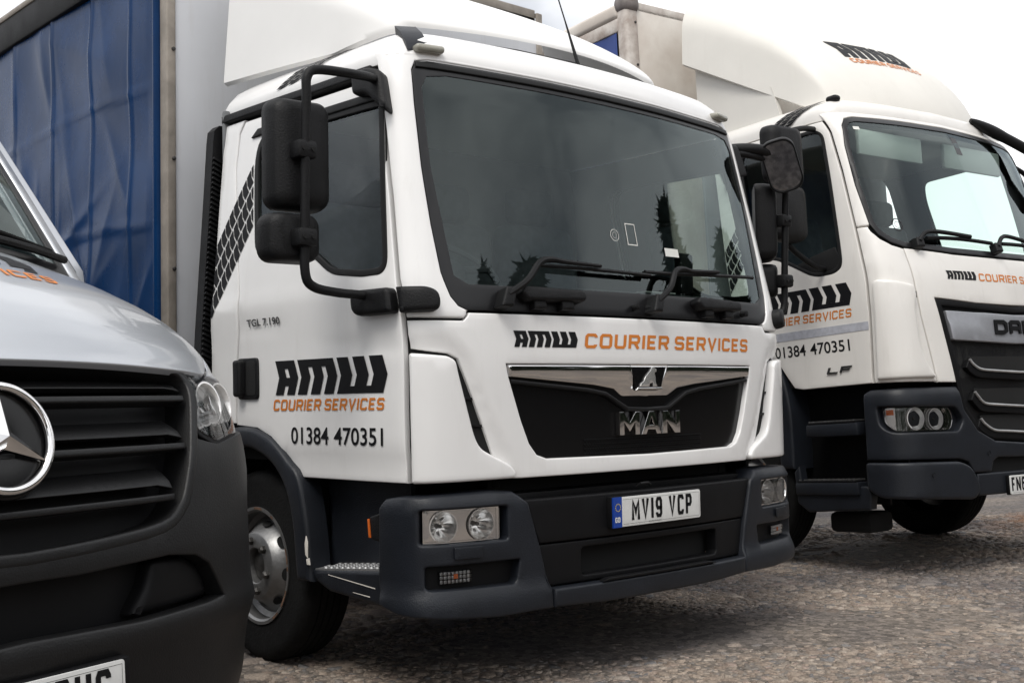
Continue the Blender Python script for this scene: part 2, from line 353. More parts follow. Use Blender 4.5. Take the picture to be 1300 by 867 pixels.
def amw():
    """the three-letter mark: slabs bent into arrows; unit height, width about 5.2"""
    out = []; sh = lambda y: 28*(1-abs(2*y-1))
    rows = {(0, .24): [(120, 265)], (.24, .5): [(120, 178), (203, 265)], (.5, .74): [(120, 265)], (.74, 1): [(120, 180), (207, 265)]}, {(0, .22): [(288, 545)], (.22, .5): [(288, 355), (383, 450), (478, 545)], (.5, 1): [(288, 355), (383, 450), (478, 545)]}, {(0, .5): [(570, 648), (678, 757), (788, 875)], (.5, .8): [(570, 648), (678, 757), (788, 875)], (.8, 1): [(570, 875)]}
    for d in rows:
        for (a, b), xs in d.items():
            for x0, x1 in xs: out.append([((x+sh(y)-120)/785, 1-y) for x, y in ((x0, b), (x1, b), (x1, a), (x0, a))])
    return out           # x in 0..1, y in 0..1
def clip(poly, a, b):
    """keep the part of a polygon to the left of the line a -> b"""
    o = []; sd = lambda p: (b[0]-a[0])*(p[1]-a[1])-(b[1]-a[1])*(p[0]-a[0])
    for p, q in zip(poly, poly[1:]+poly[:1]):
        sp, sq = sd(p), sd(q)
        if sp >= 0: o.append(p)
        if (sp >= 0) != (sq >= 0): t = sp/(sp-sq); o.append((p[0]+(q[0]-p[0])*t, p[1]+(q[1]-p[1])*t))
    return o
def decal(name, polys, S, m, parent, off=.0015, fx=None):
    v = []; f = []
    for q in polys:
        q = np.array(q, float)
        if fx is not None: q = np.array([fx(*p) for p in q])
        if area(q) < 0: q = q[::-1]
        k = len(v); v += list(S.p(q[:, 0], q[:, 1])+S.n(q[:, 0], q[:, 1])*(off(q[:, 0], q[:, 1])[:, None] if callable(off) else off)); f.append(tuple(range(k, k+len(q))))
    return mk(name, v, f, m, parent, 0)
def bfont(txt, h, width=None, bold=0.):
    cu = bpy.data.curves.new('t', 'FONT'); cu.body = txt; cu.offset = bold+.012; cu.resolution_u = 4; o = bpy.data.objects.new('t', cu); COL.objects.link(o)
    bpy.context.view_layer.update(); me = bpy.data.meshes.new_from_object(o.evaluated_get(bpy.context.evaluated_depsgraph_get()))
    v = np.array([x.co[:2] for x in me.vertices]); f = [tuple(p.vertices) for p in me.polygons]
    bpy.data.objects.remove(o); bpy.data.curves.remove(cu); bpy.data.meshes.remove(me)
    lo, hi = v.min(0), v.max(0); v = (v-lo)/(hi-lo); w = width if width else h*(hi-lo)[0]/(hi-lo)[1]
    return v*np.array([w, h]), f
def fdecal(name, vf, S, m, parent, fx, off=.0015):
    v, f = vf; q = np.array([fx(*p) for p in v]); P = S.p(q[:, 0], q[:, 1])+S.n(q[:, 0], q[:, 1])*off
    return mk(name, P, f, m, parent, 0)
def numbers(name, txt, S, m, parent, off, fx):
    """plain print, each group of figures a part; widths share the unit box"""
    g = txt.split(' '); L_ = [len(t) for t in g]; tot = sum(L_)+.55*(len(g)-1); x = 0.
    for t in g:
        v, f = bfont(t, 1, len(t)/tot-.012); fdecal(name, (v, f), S, m, parent, lambda a, b: fx(a+x, b), off); x += (len(t)+.55)/tot
def treads(n, pitch, bw, rows=3):
    """tyre print: x along the track 0..n*pitch, y across; skewed blocks with dog-legs"""
    out = []; gap = bw*.055; rw = bw/rows
    for r in range(rows):
        y0, y1 = r*rw+gap/2, (r+1)*rw-gap/2
        for i in range(n):
            x = (i+.33*r)*pitch; a = pitch*.87; s = pitch*.5; ym = (y0+y1)/2
            out.append([(x, y0), (x+a, y0), (x+a+s*.2, ym), (x+s*.2, ym)])
            out.append([(x+s*.2, ym), (x+a+s*.2, ym), (x+a+s, y1), (x+s, y1)])
    return out
# ------------------------------------------------------------------ ground
def gz(x, y):
    """yard surface: level, dropping away gently behind the right-hand truck"""
    x = np.asarray(x, float); y = np.asarray(y, float)
    t = np.clip((x-1.9)/.9, 0, 1); t = t*t*(3-2*t); d = np.clip(y-1.2, 0, 9)
    return -.0535*d*t+.006*np.sin(x*1.7+y*.6)*np.cos(y*1.3-x*.5)-.006
def ground_mat(name, stones):
    m = bpy.data.materials.new(name); m.use_nodes = True; t = m.node_tree; b = t.nodes['Principled BSDF']; l = t.links; n = t.nodes
    b.inputs['Roughness'].default_value = .9; b.inputs['Specular IOR Level'].default_value = .25
    tc = n.new('ShaderNodeTexCoord')
    big = n.new('ShaderNodeTexNoise'); big.inputs['Scale'].default_value = .9; big.inputs['Detail'].default_value = 5; l.new(tc.outputs['Object'], big.inputs['Vector'])
    fine = n.new('ShaderNodeTexNoise'); fine.inputs['Scale'].default_value = 90; fine.inputs['Detail'].default_value = 6; l.new(tc.outputs['Object'], fine.inputs['Vector'])
    br = n.new('ShaderNodeValToRGB'); br.color_ramp.elements[0].position = .40; br.color_ramp.elements[0].color = (.62, .62, .66, 1); br.color_ramp.elements[1].position = .58; br.color_ramp.elements[1].color = (1.05, 1, .95, 1); l.new(big.outputs['Fac'], br.inputs['Fac'])
    if stones:
        at = n.new('ShaderNodeAttribute'); at.attribute_name = 'tone'; base = at.outputs['Color']
    else:
        vo = n.new('ShaderNodeTexVoronoi'); vo.inputs['Scale'].default_value = 34; vo.inputs['Randomness'].default_value = 1; l.new(tc.outputs['Object'], vo.inputs['Vector'])
        vr = n.new('ShaderNodeValToRGB'); vr.color_ramp.elements[0].position = .1; vr.color_ramp.elements[0].color = (.10, .09, .08, 1); vr.color_ramp.elements[1].position = .9; vr.color_ramp.elements[1].color = (.27, .238, .21, 1)
        l.new(vo.outputs['Color'], vr.inputs['Fac']); base = vr.outputs['Color']
        vd = n.new('ShaderNodeTexVoronoi'); vd.feature = 'DISTANCE_TO_EDGE'; vd.inputs['Scale'].default_value = 34; l.new(tc.outputs['Object'], vd.inputs['Vector'])
        ed = n.new('ShaderNodeMapRange'); ed.inputs['From Max'].default_value = .012; l.new(vd.outputs['Distance'], ed.inputs['Value'])
        bp = n.new('ShaderNodeBump'); bp.inputs['Strength'].default_value = .7; bp.inputs['Distance'].default_value = .02; l.new(ed.outputs[0], bp.inputs['Height']); l.new(bp.outputs[0], b.inputs['Normal'])
    m1 = n.new('ShaderNodeMix'); m1.data_type = 'RGBA'; m1.blend_type = 'MULTIPLY'; m1.inputs['Factor'].default_value = 1; l.new(base, m1.inputs['A']); l.new(br.outputs[0], m1.inputs['B'])
    fr = n.new('ShaderNodeValToRGB'); fr.color_ramp.elements[0].position = .3; fr.color_ramp.elements[0].color = (.6, .6, .6, 1); fr.color_ramp.elements[1].position = .7; fr.color_ramp.elements[1].color = (1.15, 1.15, 1.15, 1); l.new(fine.outputs['Fac'], fr.inputs['Fac'])
    m2 = n.new('ShaderNodeMix'); m2.data_type = 'RGBA'; m2.blend_type = 'MULTIPLY'; m2.inputs['Factor'].default_value = 1; l.new(m1.outputs['Result'], m2.inputs['A']); l.new(fr.outputs[0], m2.inputs['B'])
    l.new(m2.outputs['Result'], b.inputs['Base Color'])
    if stones:
        bp = n.new('ShaderNodeBump'); bp.inputs['Strength'].default_value = .35; bp.inputs['Distance'].default_value = .004; l.new(fine.outputs['Fac'], bp.inputs['Height']); l.new(bp.outputs[0], b.inputs['Normal'])
    MT[name] = m
ground_mat('yard', False); ground_mat('stones', True)
def build_ground():
    xs = np.r_[-400, -150, -60, -25, np.arange(-12, 14.01, .25), 25, 60, 150, 400]; ys = np.r_[-400, -150, -60, -25, np.arange(-8, 16.01, .25), 25, 60, 150, 400]
    X, Y = np.meshgrid(xs, ys); Z = gz(X, Y); v = np.stack([X, Y, Z], -1).reshape(-1, 3); nx = len(xs); f = []
    for j in range(len(ys)-1):
        for i in range(nx-1): f.append((j*nx+i, j*nx+i+1, (j+1)*nx+i+1, (j+1)*nx+i))
    o = mk('ground', v, f, 'yard', None, 180); o['kind'] = 'structure'; o['label'] = 'compacted beige crushed-stone yard under the parked vehicles'
    # loose and embedded stones in the stretch of yard in view: flat-topped chips
    cells = []
    for x0, x1, y0, y1, s in ((-2.2, 3.4, -2.6, 1.2, .0190), (3.4, 6.6, -2.2, 2.6, .030), (-2.2, 3.4, 1.2, 3.5, .055)):
        gx, gy = np.meshgrid(np.arange(x0, x1, s), np.arange(y0, y1, s)); c = np.stack([gx.ravel(), gy.ravel(), np.full(gx.size, s)], 1); cells.append(c)
    c = np.concatenate(cells)
    # keep what lies in front of the lens
    d = c[:, :2]-np.array([-3.53, -3.08]); dep = d@np.array([.673, .74]); lat = d@np.array([.74, -.673]); ok = (dep > 3.9) & (lat/dep > -.30) & (lat/dep < .50); c = c[ok]
    n = len(c); s = c[:, 2]; px = c[:, 0]+rng.uniform(-.45, .45, n)*s; py = c[:, 1]+rng.uniform(-.45, .45, n)*s
    r = s*rng.lognormal(-.45, .48, n); h = np.minimum(r*rng.uniform(.10, .36, n), .009); K = 6
    ang = (np.arange(K)[None]*2*np.pi/K)+rng.uniform(0, 6.28, n)[:, None]+rng.uniform(-.38, .38, (n, K)); rad = r[:, None]*rng.uniform(.72, 1.15, (n, K)); el = rng.uniform(.45, 1., n)[:, None]; th = rng.uniform(0, 6.28, n)[:, None]
    lx, ly = rad*np.cos(ang), rad*np.sin(ang)*el; ex = lx*np.cos(th)-ly*np.sin(th); ey = lx*np.sin(th)+ly*np.cos(th)
    z0 = gz(px, py)[:, None]; tx, ty = rng.normal(0, .10, (n, 1)), rng.normal(0, .10, (n, 1))
    V = np.empty((n, 2*K, 3)); V[:, :K, 0] = px[:, None]+ex*1.06; V[:, :K, 1] = py[:, None]+ey*1.06; V[:, :K, 2] = z0-.006
    V[:, K:, 0] = px[:, None]+ex*.84; V[:, K:, 1] = py[:, None]+ey*.84; V[:, K:, 2] = z0+h[:, None]+tx*ex+ty*ey-.002-(.0045*np.clip(np.sin(px*2.3+1.1*np.sin(py*3.1))+np.sin(py*2.9+px*1.3), 0, 2))[:, None]
    b = (np.arange(n)*2*K)[:, None]; top = b+np.arange(K, 2*K)[None]; sides = np.stack([np.stack([b[:, 0]+i, b[:, 0]+(i+1) % K, b[:, 0]+K+(i+1) % K, b[:, 0]+K+i], 1) for i in range(K)], 1).reshape(-1, 4)
    me = bpy.data.meshes.new('gravel'); loops = np.concatenate([top.ravel(), sides.ravel()]).astype(np.int32); npoly = n+len(sides)
    st = np.concatenate([np.arange(n)*K, n*K+np.arange(len(sides))*4]).astype(np.int32)
    me.vertices.add(n*2*K); me.vertices.foreach_set('co', V.ravel()); me.loops.add(len(loops)); me.loops.foreach_set('vertex_index', loops); me.polygons.add(npoly); me.polygons.foreach_set('loop_start', st)
    me.update(calc_edges=True); me.validate()
    pal = np.array([(.35, .300, .255), (.30, .250, .212), (.39, .345, .300), (.25, .232, .216), (.20, .198, .20), (.31, .255, .225)]); pk = pal[rng.choice(6, n, p=[.32, .22, .20, .12, .07, .07])]*rng.uniform(.75, 1.2, (n, 1))
    w_ = np.exp(-((px-5.75)/.8)**2-((py-1.12-.25*(px-5.75))/.28)**2)*np.clip(.6+.5*np.sin(px*9)*np.sin(py*13), 0, 1); pk = pk*(1-.75*w_[:, None])+np.array([.40, .20, .10])*.75*w_[:, None]; pk = pk*.86   # rusty clay stain
    a = me.color_attributes.new('tone', 'FLOAT_COLOR', 'POINT'); a.data.foreach_set('color', np.concatenate([np.repeat(pk, 2*K, 0), np.ones((n*2*K, 1))], 1).ravel().astype(np.float32))
    me.materials.append(MT['stones']); o = bpy.data.objects.new('gravel', me); COL.objects.link(o); o['kind'] = 'stuff'; o['label'] = 'flat beige and grey stone chips covering the yard'; o['category'] = 'gravel'
build_ground()
# ------------------------------------------------------------------ shared vehicle pieces
def wheel(parent, x, y, z, r, w, rimr, side, rear=False, front_face=True):
    """tyre and steel disc wheel; side = -1: outer face towards -X"""
    t = Geo(); hw = w/2; sh = [(rimr-.004, -hw*.80), (rimr+.01, -hw*.95), (r*.86, -hw), (r*.93, -hw*.97), (r*.975, -hw*.86), (r*.995, -hw*.74)]
    pr = sh+[(r, -hw*.6)]
    for g in (-.42, -.14, .14, .42):                 # circumferential grooves
        pr += [(r, hw*(g-.035)), (r-.012, hw*(g-.025)), (r-.012, hw*(g+.025)), (r, hw*(g+.035))]
    pr += [(r, hw*.6)]+[(a, -b) for a, b in sh[::-1]]
    wo = bpy.data.objects.new('wheel', None); COL.objects.link(wo); wo.parent = parent; wo.location = (x, y, z); wo.empty_display_size = .1
    ty = Geo().add(lathe(pr, 56)); ty.mk('tyre', 'rubber', wo, 40)
    s = side; f = s*hw
    pr = [(rimr+.012, f*.96), (rimr+.012, f*1.0), (rimr, f*1.0), (rimr-.008, f*.93), (rimr-.012, f*.55), (rimr-.03, f*.42), (rimr*.80, f*.50), (rimr*.66, f*.86), (rimr*.60, f*1.06), (rimr*.57, f*1.10), (rimr*.33, f*1.10), (rimr*.31, f*1.06), (rimr*.30, f*.6)]
    if rear: pr = [(rimr+.012, f*.96), (rimr+.012, f), (rimr, f), (rimr-.01, f*.9), (rimr-.015, -f*.1), (rimr*.7, -f*.2), (rimr*.5, -f*.15), (rimr*.45, f*.5), (rimr*.1, f*.55)]
    if s > 0: pr = pr
    rm = lathe(pr, 56); ro = mk('rim', rm[0], [q[::-1] for q in rm[1]] if s > 0 else rm[1], 'steel', wo, 40)
    if not rear:
        for k in range(6):
            g = Geo(); a = R(60*k+15); cy, cz = rimr*.45*math.cos(a), rimr*.45*math.sin(a); h0 = f*1.095
            g.add(lathe([(.0165, h0), (.0165, h0+s*.014), (.010, h0+s*.022), (.0, h0+s*.022)], 6, (0, cy, cz)))
            g.mk('wheel_nut', 'steel_dark', wo, 30)
        for k in range(8):                            # ventilation holes in the dish
            g = Geo(); a = R(45*k+8); rr = rimr*.745; q = []
            S = Flat((f*.685, rr*math.cos(a), rr*math.sin(a)), (0, -math.sin(a), math.cos(a)), (f*.55, math.cos(a)*-rimr*.18, math.sin(a)*-rimr*.18))
            for i in range(14):
                b = 2*math.pi*i/14; q.append(S.at(.026*math.cos(b), .30*math.sin(b)*.8)+np.array((s*.0025, math.cos(a)*.002, math.sin(a)*.002)))
            g.v += [tuple(p) for p in q]; k0 = len(g.v)-14; g.f.append(tuple(range(k0, k0+14)))
            g.mk('vent_hole', 'void', wo, 0)
        mk('hub', *lathe([(rimr*.30, f*.75), (rimr*.22, f*.86), (.0, f*.88)], 24), 'steel_dark', wo)
        g = Geo()
        for k in range(9):                            # flaking paint and rust on the rim edge
            a0 = rng.uniform(0, 360); da = rng.uniform(4, 16)
            q = [(rimr+.0125, f*1.004)]
            for r_ in (rimr+.013, rimr+.002):
                pass
            P = [((f+s*.0015), (rimr+.011)*math.cos(R(a0+da*i/4)), (rimr+.011)*math.sin(R(a0+da*i/4))) for i in range(5)]+[((f+s*.0015), (rimr+.002)*math.cos(R(a0+da*i/4)), (rimr+.002)*math.sin(R(a0+da*i/4))) for i in range(4, -1, -1)]
            k0 = len(g.v); g.v += P; g.f.append(tuple(range(k0, k0+10)))
        g.mk('rust_flakes', 'rust', wo, 0)
    return wo
def plate(parent, S, u, v, w, h, txt, ch, off, gb=True, wx=.62, x0=None, sub=None, stars=True):
    """number plate centred at (u, v) on surface S"""
    o = panel('number_plate', [(u+a, v+b) for a, b in rrect(w, h, .008, 3)], S, 'plate', parent, off=off, thick=.006, bevel=.001, grid=.06)
    k = off+.0012; x = u-w/2+.012
    if gb:
        b = panel('country_band', [(u-w/2-.001, v-h/2-.001), (u-w/2+.046, v-h/2-.001), (u-w/2+.046, v+h/2+.001), (u-w/2-.001, v+h/2+.001)], S, 'plate_blue', o, off=off+.001, thick=.007, bevel=.0, grid=.06)
        q, ww = word('GB', .020, t=.26, gap=.15); decal('country_code', [[(u-w/2+.006+p[0]*.82, v-h/2+.018+p[1]) for p in l] for l in q], S, 'plate', o, off=off+.0024)
        if stars:
            st = []
            for i in range(12):
                a = R(30*i); cx, cy = u-w/2+.023+.0135*math.cos(a), v+.018+.0135*math.sin(a); st.append([(cx+.0025*math.cos(R(72*j)), cy+.0025*math.sin(R(72*j))) for j in range(5)])
            decal('star_ring', st, S, 'plate_star', o, off=off+.0024)
        x = u-w/2+.046
    q, ww = word(txt, ch, t=.175, gap=.14, sp=.36, wx=wx); tot = u+w/2-x; x1 = x+(tot-ww)/2 if x0 is None else x0
    decal('registration', [[(x1+p[0], v-ch/2+.004+p[1]) for p in l] for l in q], S, 'ink', o, off=k)
    e = .0009; a, b, c_, d = x+.006, u+w/2-.008, v-h/2+.009, v+h/2-.009
    decal('border_line', [[(a, c_), (b, c_), (b, c_+e), (a, c_+e)], [(a, d-e), (b, d-e), (b, d), (a, d)], [(b-e, c_+e), (b, c_+e), (b, d-e), (b-e, d-e)]], S, 'ink', o, off=k)
    if sub: fdecal('maker_line', bfont(sub, .0045), S, 'ink', o, lambda a_, b_: (u-.06+a_, v-h/2+.0075+b_), off=k+.0006)
    return o
def headlamp(parent, S, u0, u1, v0, v1, bowls, depth=.07, m='lamp_glass', name='headlight', fwd=None, rm='lamp_silver'):
    """recessed lamp: chrome backing, reflector bowls, clear cover. bowls = (u, v, radius)"""
    o = panel(name, [(u0, v0), (u1, v0), (u1, v1), (u0, v1)] if fwd is None else fwd, S, m, parent, off=.0, thick=.004, bevel=.002, grid=.03)
    panel('lamp_housing', [(u0-.004, v0-.004), (u1+.004, v0-.004), (u1+.004, v1+.004), (u0-.004, v1+.004)] if fwd is None else inset(np.array(fwd)[::1 if area(np.array(fwd)) > 0 else -1], -.003), S, 'chrome', o, holes=[[(a_+c_*.98*math.cos(R(k*18)), b_+c_*.98*math.sin(R(k*18))) for k in range(20)] for a_, b_, c_ in bowls], off=-.012, thick=.008, bevel=0, grid=.03)
    for (bu, bv, br) in bowls:
        P = S.at(bu, bv); Nn = S.n(np.array([bu]), np.array([bv]))[0]; Nn = Nn*.6+np.array([0, -1, 0])*.4; Nn /= np.linalg.norm(Nn)
        M = Matrix.Translation(P) @ Vector((0, 1, 0)).rotation_difference(Vector(-Nn)).to_matrix().to_4x4()
        pr = [(br*(.18+.82*t)/1., depth*(1-t*t)*.75+.006) for t in np.linspace(0, 1, 9)]
        pr += [(br*1.10, .006)]
        rv, rf_ = lathe(pr, 36, axis='Y'); rv = [(x, y+(depth*.035*math.sin(6*math.atan2(z, x)) if y > .02 else 0), z) for x, y, z in rv]; g = Geo().add((rv, rf_), M); k = g.mk('reflector', rm, o, 25)
        Geo().add(lathe([(0, depth*.35), (br*.11, depth*.40), (br*.15, depth*.6), (br*.15, depth*1.0)], 16, axis='Y'), M).mk('bulb', 'steel_dark', o)
    return o
def box_body(parent, hw, y0, y1, z0, z1, wall, post, pw=.07, cx=0., nr=9):
    """curtain-sided box body with front wall, corner posts and rails"""
    t = .05
    mk('front_wall', *rbox((cx, y0+.02, (z0+z1)/2), (2*hw-pw, .04, z1-z0-.08), .004), wall, parent)
    for s in (-1, 1):
        p = mk('corner_post', *rbox((cx+s*(hw-pw/2), y0+.045, (z0+z1)/2), (pw, .11, z1-z0-.02), .008 if pw < .1 else .03, 3), post, parent)
        for k in range(nr):
            zz = z0+.15+k*(z1-z0-.3)/(nr-1)
            mk('rivet', *lathe([(.009, 0), (.009, -.006), (.005, -.008), (0, -.008)], 10, (cx+s*(hw-pw*.7), y0-.010, zz), 'Y'), 'steel_dark', p)
    mk('front_rail', *rbox((cx, y0+.035, z1-.03), (2*hw-2*pw-.006, .07, .07), .006), post, parent)
    mk('roof', *rbox((cx, (y0+y1)/2+.02, z1-.012), (2*hw-.02, y1-y0-.06, .03), .008), wall, parent)
    mk('rear_frame', *rbox((cx, y1-.03, (z0+z1)/2), (2*hw-.01, .06, z1-z0-.03), .006), wall, parent)
    mk('load_floor', *rbox((cx, (y0+y1)/2, z0-.06), (2*hw-.02, y1-y0-.02, .12), .01), 'plastic', parent)
def curtain(parent, x, sgn, y0, y1, z0, z1, m, seams, seed=1, amp=.012):
    r = np.random.default_rng(seed); ny, nz_ = 260, 90; ys = y0+(y1-y0)*(np.linspace(0, 1, ny)**1.55); zs = np.linspace(z0, z1, nz_); Yg, Zg = np.meshgrid(ys, zs); D = np.zeros_like(Yg)
    for k in range(16):                                # long diagonal creases pulled from the tensioners
        a = r.uniform(.9, 1.9)*r.choice([-1, 1], p=[.25, .75]); ph = r.uniform(0, 6); fq = r.uniform(4, 11); cy, cz = r.uniform(y0, y0+3.2), r.uniform(z0+.3, z1); sg = r.uniform(.25, .6)
        q = (Yg-cy)*math.cos(a)+(Zg-cz)*math.sin(a)
        D += amp*.5*np.sin(q*fq+ph)*np.exp(-((Yg-cy)**2/(sg*.75)**2+(Zg-cz)**2/(sg*1.9)**2))
    for k in range(34):                                # sharp tucks
        cy, cz = r.uniform(y0+.1, y0+2.6), r.uniform(z0+.3, z1-.1); a = R(r.choice([-28, -18, 12, 30, 62, -70])+r.uniform(-8, 8)); ln = r.uniform(.12, .5); q = (Yg-cy)*math.cos(a)+(Zg-cz)*math.sin(a); w = -(Yg-cy)*math.sin(a)+(Zg-cz)*math.cos(a)
        D += amp*r.uniform(.4, 1.1)*np.exp(-np.abs(q)/r.uniform(.02, .09)-(w/ln)**2)
    for s in seams: D += .008*np.exp(-((Yg-s)/.011)**2)+amp*.3*np.cos((Yg-s)*6)*np.exp(-((Yg-s)/.3)**2)
    for zz in (z0+(z1-z0)*.72, z0+(z1-z0)*.42, z0+.12): D += .005*np.exp(-((Zg-zz-.02*np.sin(Yg*3))/.016)**2)
    edge = np.clip((Yg-y0)/.12, 0, 1); D *= edge; D -= .02*(1-np.clip((z1-Zg)/.05, 0, 1))*0
    v = np.stack([x+sgn*(D+.004), Yg, Zg], -1).reshape(-1, 3); f = []
    for j in range(nz_-1):
        for i in range(ny-1):
            q = (j*ny+i, j*ny+i+1, (j+1)*ny+i+1, (j+1)*ny+i); f.append(q if sgn > 0 else q[::-1])
    return mk('curtain', v, f, m, parent, 180)
def chassis(parent, y0, y1, z, hw=.42):
    for s in (-1, 1): mk('chassis_rail', *rbox((s*hw, (y0+y1)/2, z), (.08, y1-y0, .22), .01), 'bumper_dark', parent)
def seat(parent, x, y, z):
    o = bpy.data.objects.new('seat', None); COL.objects.link(o); o.parent = parent; o.location = (x, y, z); o.empty_display_size = .1
    mk('cushion', *rbox((0, 0, .06), (.50, .50, .14), .05, 3), 'seat', o)
    mk('backrest', *rbox((0, .27, .42), (.48, .15, .68), .06, 3, Matrix.Rotation(R(-8), 4, 'X')), 'seat', o)
    mk('headrest', *rbox((0, .33, .86), (.28, .11, .18), .045, 3), 'seat', o)
    mk('base', *rbox((0, .02, -.22), (.4, .4, .44), .02), 'plastic', o)
def steering(parent, c, r, tilt=35):
    o = bpy.data.objects.new('steering_wheel', None); COL.objects.link(o); o.parent = parent; o.location = c; o.rotation_euler = (R(tilt), 0, 0); o.empty_display_size = .1
    mk('rim', *tube([(r*math.cos(a), r*math.sin(a), 0) for a in np.linspace(0, 2*math.pi, 40)], .015, 8), 'dash', o)
    g = Geo()
    for a in (0, 180, 270): g.add(tube([(0, 0, -.02), (r*math.cos(R(a)), r*math.sin(R(a)), 0)], .016, 8))
    g.add(lathe([(0, .02), (.06, .015), (.08, -.02), (0, -.03)], 20, axis='Z')); g.mk('spokes', 'dash', o)
    mk('column', *tube([(0, 0, -.02), (0, .0, -.4)], .03, 10), 'dash', o)

# ------------------------------------------------------------------ the white truck in the middle
MAN = PlanSurf([(0, 0), (.35, .010), (.7, .042), (.9, .070), (.995, .094), (1.05, .127), (1.08, .19), (1.09, .30), (1.10, .6), (1.112, .9), (1.12, 1.2), (1.12, 1.75)],
 [(0, 0.0), (.7, 0.0), (1.15, 0.0), (1.34, .012), (1.42, .03), (2.21, .19), (2.34, .235), (2.6, .5)], [(0, .995), (1.25, .993), (1.45, 1), (1.8, .975), (2.2, .94), (2.5, .90)])
def build_man():
    T = root('delivery_truck', 'white curtain-side truck with blue side curtain, chrome grille bar and plate MV19 VCP', 'truck')
    S = MAN
    wsL = [(-.868, 1.336), (-.905, 1.352), (-.930, 1.385), (-.953, 1.47), (-.975, 1.64), (-.993, 1.857), (-1.003, 2.10), (-1.003, 2.225), (-.985, 2.262), (-.93, 2.272)]
    ws = wsL[::-1]+mir(wsL)                           # top-left down to bottom-left, then bottom-right up
    doorwin = rnd([(-1.122, 2.108), (-1.155, 1.50), (-1.19, 1.472), (-1.30, 1.472), (-1.486, 1.496), (-1.60, 1.580), (-1.72, 1.612), (-1.985, 1.622), (-1.965, 2.03), (-1.90, 2.118)], [.03, .05, .02, .02, .05, .05, .04, .05, .10, .06])
    # inner shell behind the shut lines and window openings
    shrink = lambda P, d: inset(np.array(P)[::1 if area(np.array(P)) > 0 else -1], d)
    panel('cab_frame', [(-2.43, .80), (2.43, .80), (2.40, 1.35), (2.215, 2.25), (-2.215, 2.25), (-2.40, 1.35)], S, 'void', T, holes=[shrink(ws, .03), shrink(doorwin, .015), shrink(mir(doorwin), .015)], off=-.030, thick=.015, bevel=0, grid=.06)
    mk('cab_rear_wall', *rbox((0, 1.44, 1.55), (2.13, .03, 1.45), .02), 'trim_grey', T); mk('cab_floor', *rbox((0, .80, .86), (2.05, 1.28, .06), .02), 'seat', T)
    # front panel with grille opening
    gr = [(-.722, 1.150), (-.712, 1.10), (-.66, .945), (-.625, .862), (-.592, .822), (-.545, .806), (0, .800)]; grille = gr+mir(gr[:-1])[::-1]; grille = [p for p in grille]
    fpL = [(-.866, 1.329), (-.870, 1.318), (-.890, 1.300), (-1.103, 1.300), (-1.103, 1.203), (-.955, 1.187), (-.915, 1.168), (-.893, 1.113), (-.86, 1.035), (-.777, .827), (-.700, .750), (-.69, .742)]
    crease = np.array([(-1.15, 1.228), (-1.0, 1.228), (-.94, 1.218), (-.885, 1.17), (-.845, 1.08), (-.79, .95), (-.72, .82), (-.672, .735)])
    def rel(u, v):                                    # the corners sit back behind a soft crease
        a = -np.abs(u); best = np.full(a.shape, 9.); sd = np.zeros(a.shape)
        for p, q in zip(crease[:-1], crease[1:]):
            d = q-p; L2 = d@d; t = np.clip(((a-p[0])*d[0]+(v-p[1])*d[1])/L2, 0, 1); ex, ey = a-(p[0]+t*d[0]), v-(p[1]+t*d[1]); dd = np.hypot(ex, ey); cr = d[0]*ey-d[1]*ex; m = dd < best; best = np.where(m, dd, best); sd = np.where(m, np.sign(cr), sd)
        s = best*sd; t = np.clip((s+.012)/.03, 0, 1); t = t*t*(3-2*t); brow = np.clip((v-1.285)/.03, 0, 1)
        return -.013*(1-t)+.0*brow
    fp = panel('front_panel', fpL+mir(fpL)[::-1], S, 'white', T, holes=[grille], off=0, thick=.03, bevel=.006, grid=.03, relief=rel)
    for s in (-1, 1):
        mm = (lambda p: p) if s < 0 else mir
        cp = panel('corner_panel', mm(rnd([(-1.101, 1.188), (-.965, 1.176), (-.935, 1.160), (-.928, 1.120), (-.868, .90), (-.845, .855), (-.80, .832), (-.715, .792), (-.690, .762), (-.70, .744), (-1.096, .741)], [.012, .01, .015, .02, .03, .03, .03, .02, .01, .005, .01])), S, 'white', T, off=.012, thick=.04, bevel=.012, grid=.035)
        panel('air_slot', mm([(-.94, 1.15), (-.88, 1.12), (-.765, .82), (-.86, .83), (-.89, .92)]), S, 'void', T, off=-.028, thick=.01, bevel=0, grid=.05)
        for vv, ua in ((1.03, -.898), (.935, -.868)):
            panel('slot_fin', mm([(ua-.03, vv), (ua+.05, vv-.008), (ua+.05, vv+.001), (ua-.03, vv+.009)]), S, 'plastic', T, off=-.019, thick=.02, bevel=.001, grid=.05)
    # windscreen surround: pillars and header in one pressing
    pl = [(-1.103, 1.311), (-.886, 1.311), (-.876, 1.322), (-.874, 1.3345)]; outer = [(-1.103, 1.311), (-1.104, 1.374), (-1.106, 1.743), (-1.118, 2.0), (-1.133, 2.195), (-1.145, 2.30)]
    ring = pl[1:]+wsL+mir(wsL)[::-1]+mir(pl[1:])[::-1]+mir(outer)+outer[::-1]
    panel('windscreen_surround', ring, S, 'white', T, off=0, thick=.03, bevel=.006, grid=.04)
    inner = [(-.845, 1.432), (-.90, 1.46), (-.955, 1.86), (-.965, 2.16), (-.94, 2.205), (-.85, 2.218)]; inn = inner[::-1]+mir(inner)
    fr = panel('windscreen_frit', shrink(ws, .004), S, 'frit', T, holes=[inn], off=-.005, thick=.006, bevel=.001, grid=.05)
    panel('windscreen', shrink(inn, -.006), S, 'windscreen', T, off=-.008, thick=.0, bevel=0, grid=.05)
    panel('header_seal', [(-.985, 2.236), (.985, 2.236), (.985, 2.258), (-.985, 2.258)], S, 'seal', T, off=.004, thick=.012, bevel=.004, grid=.06)
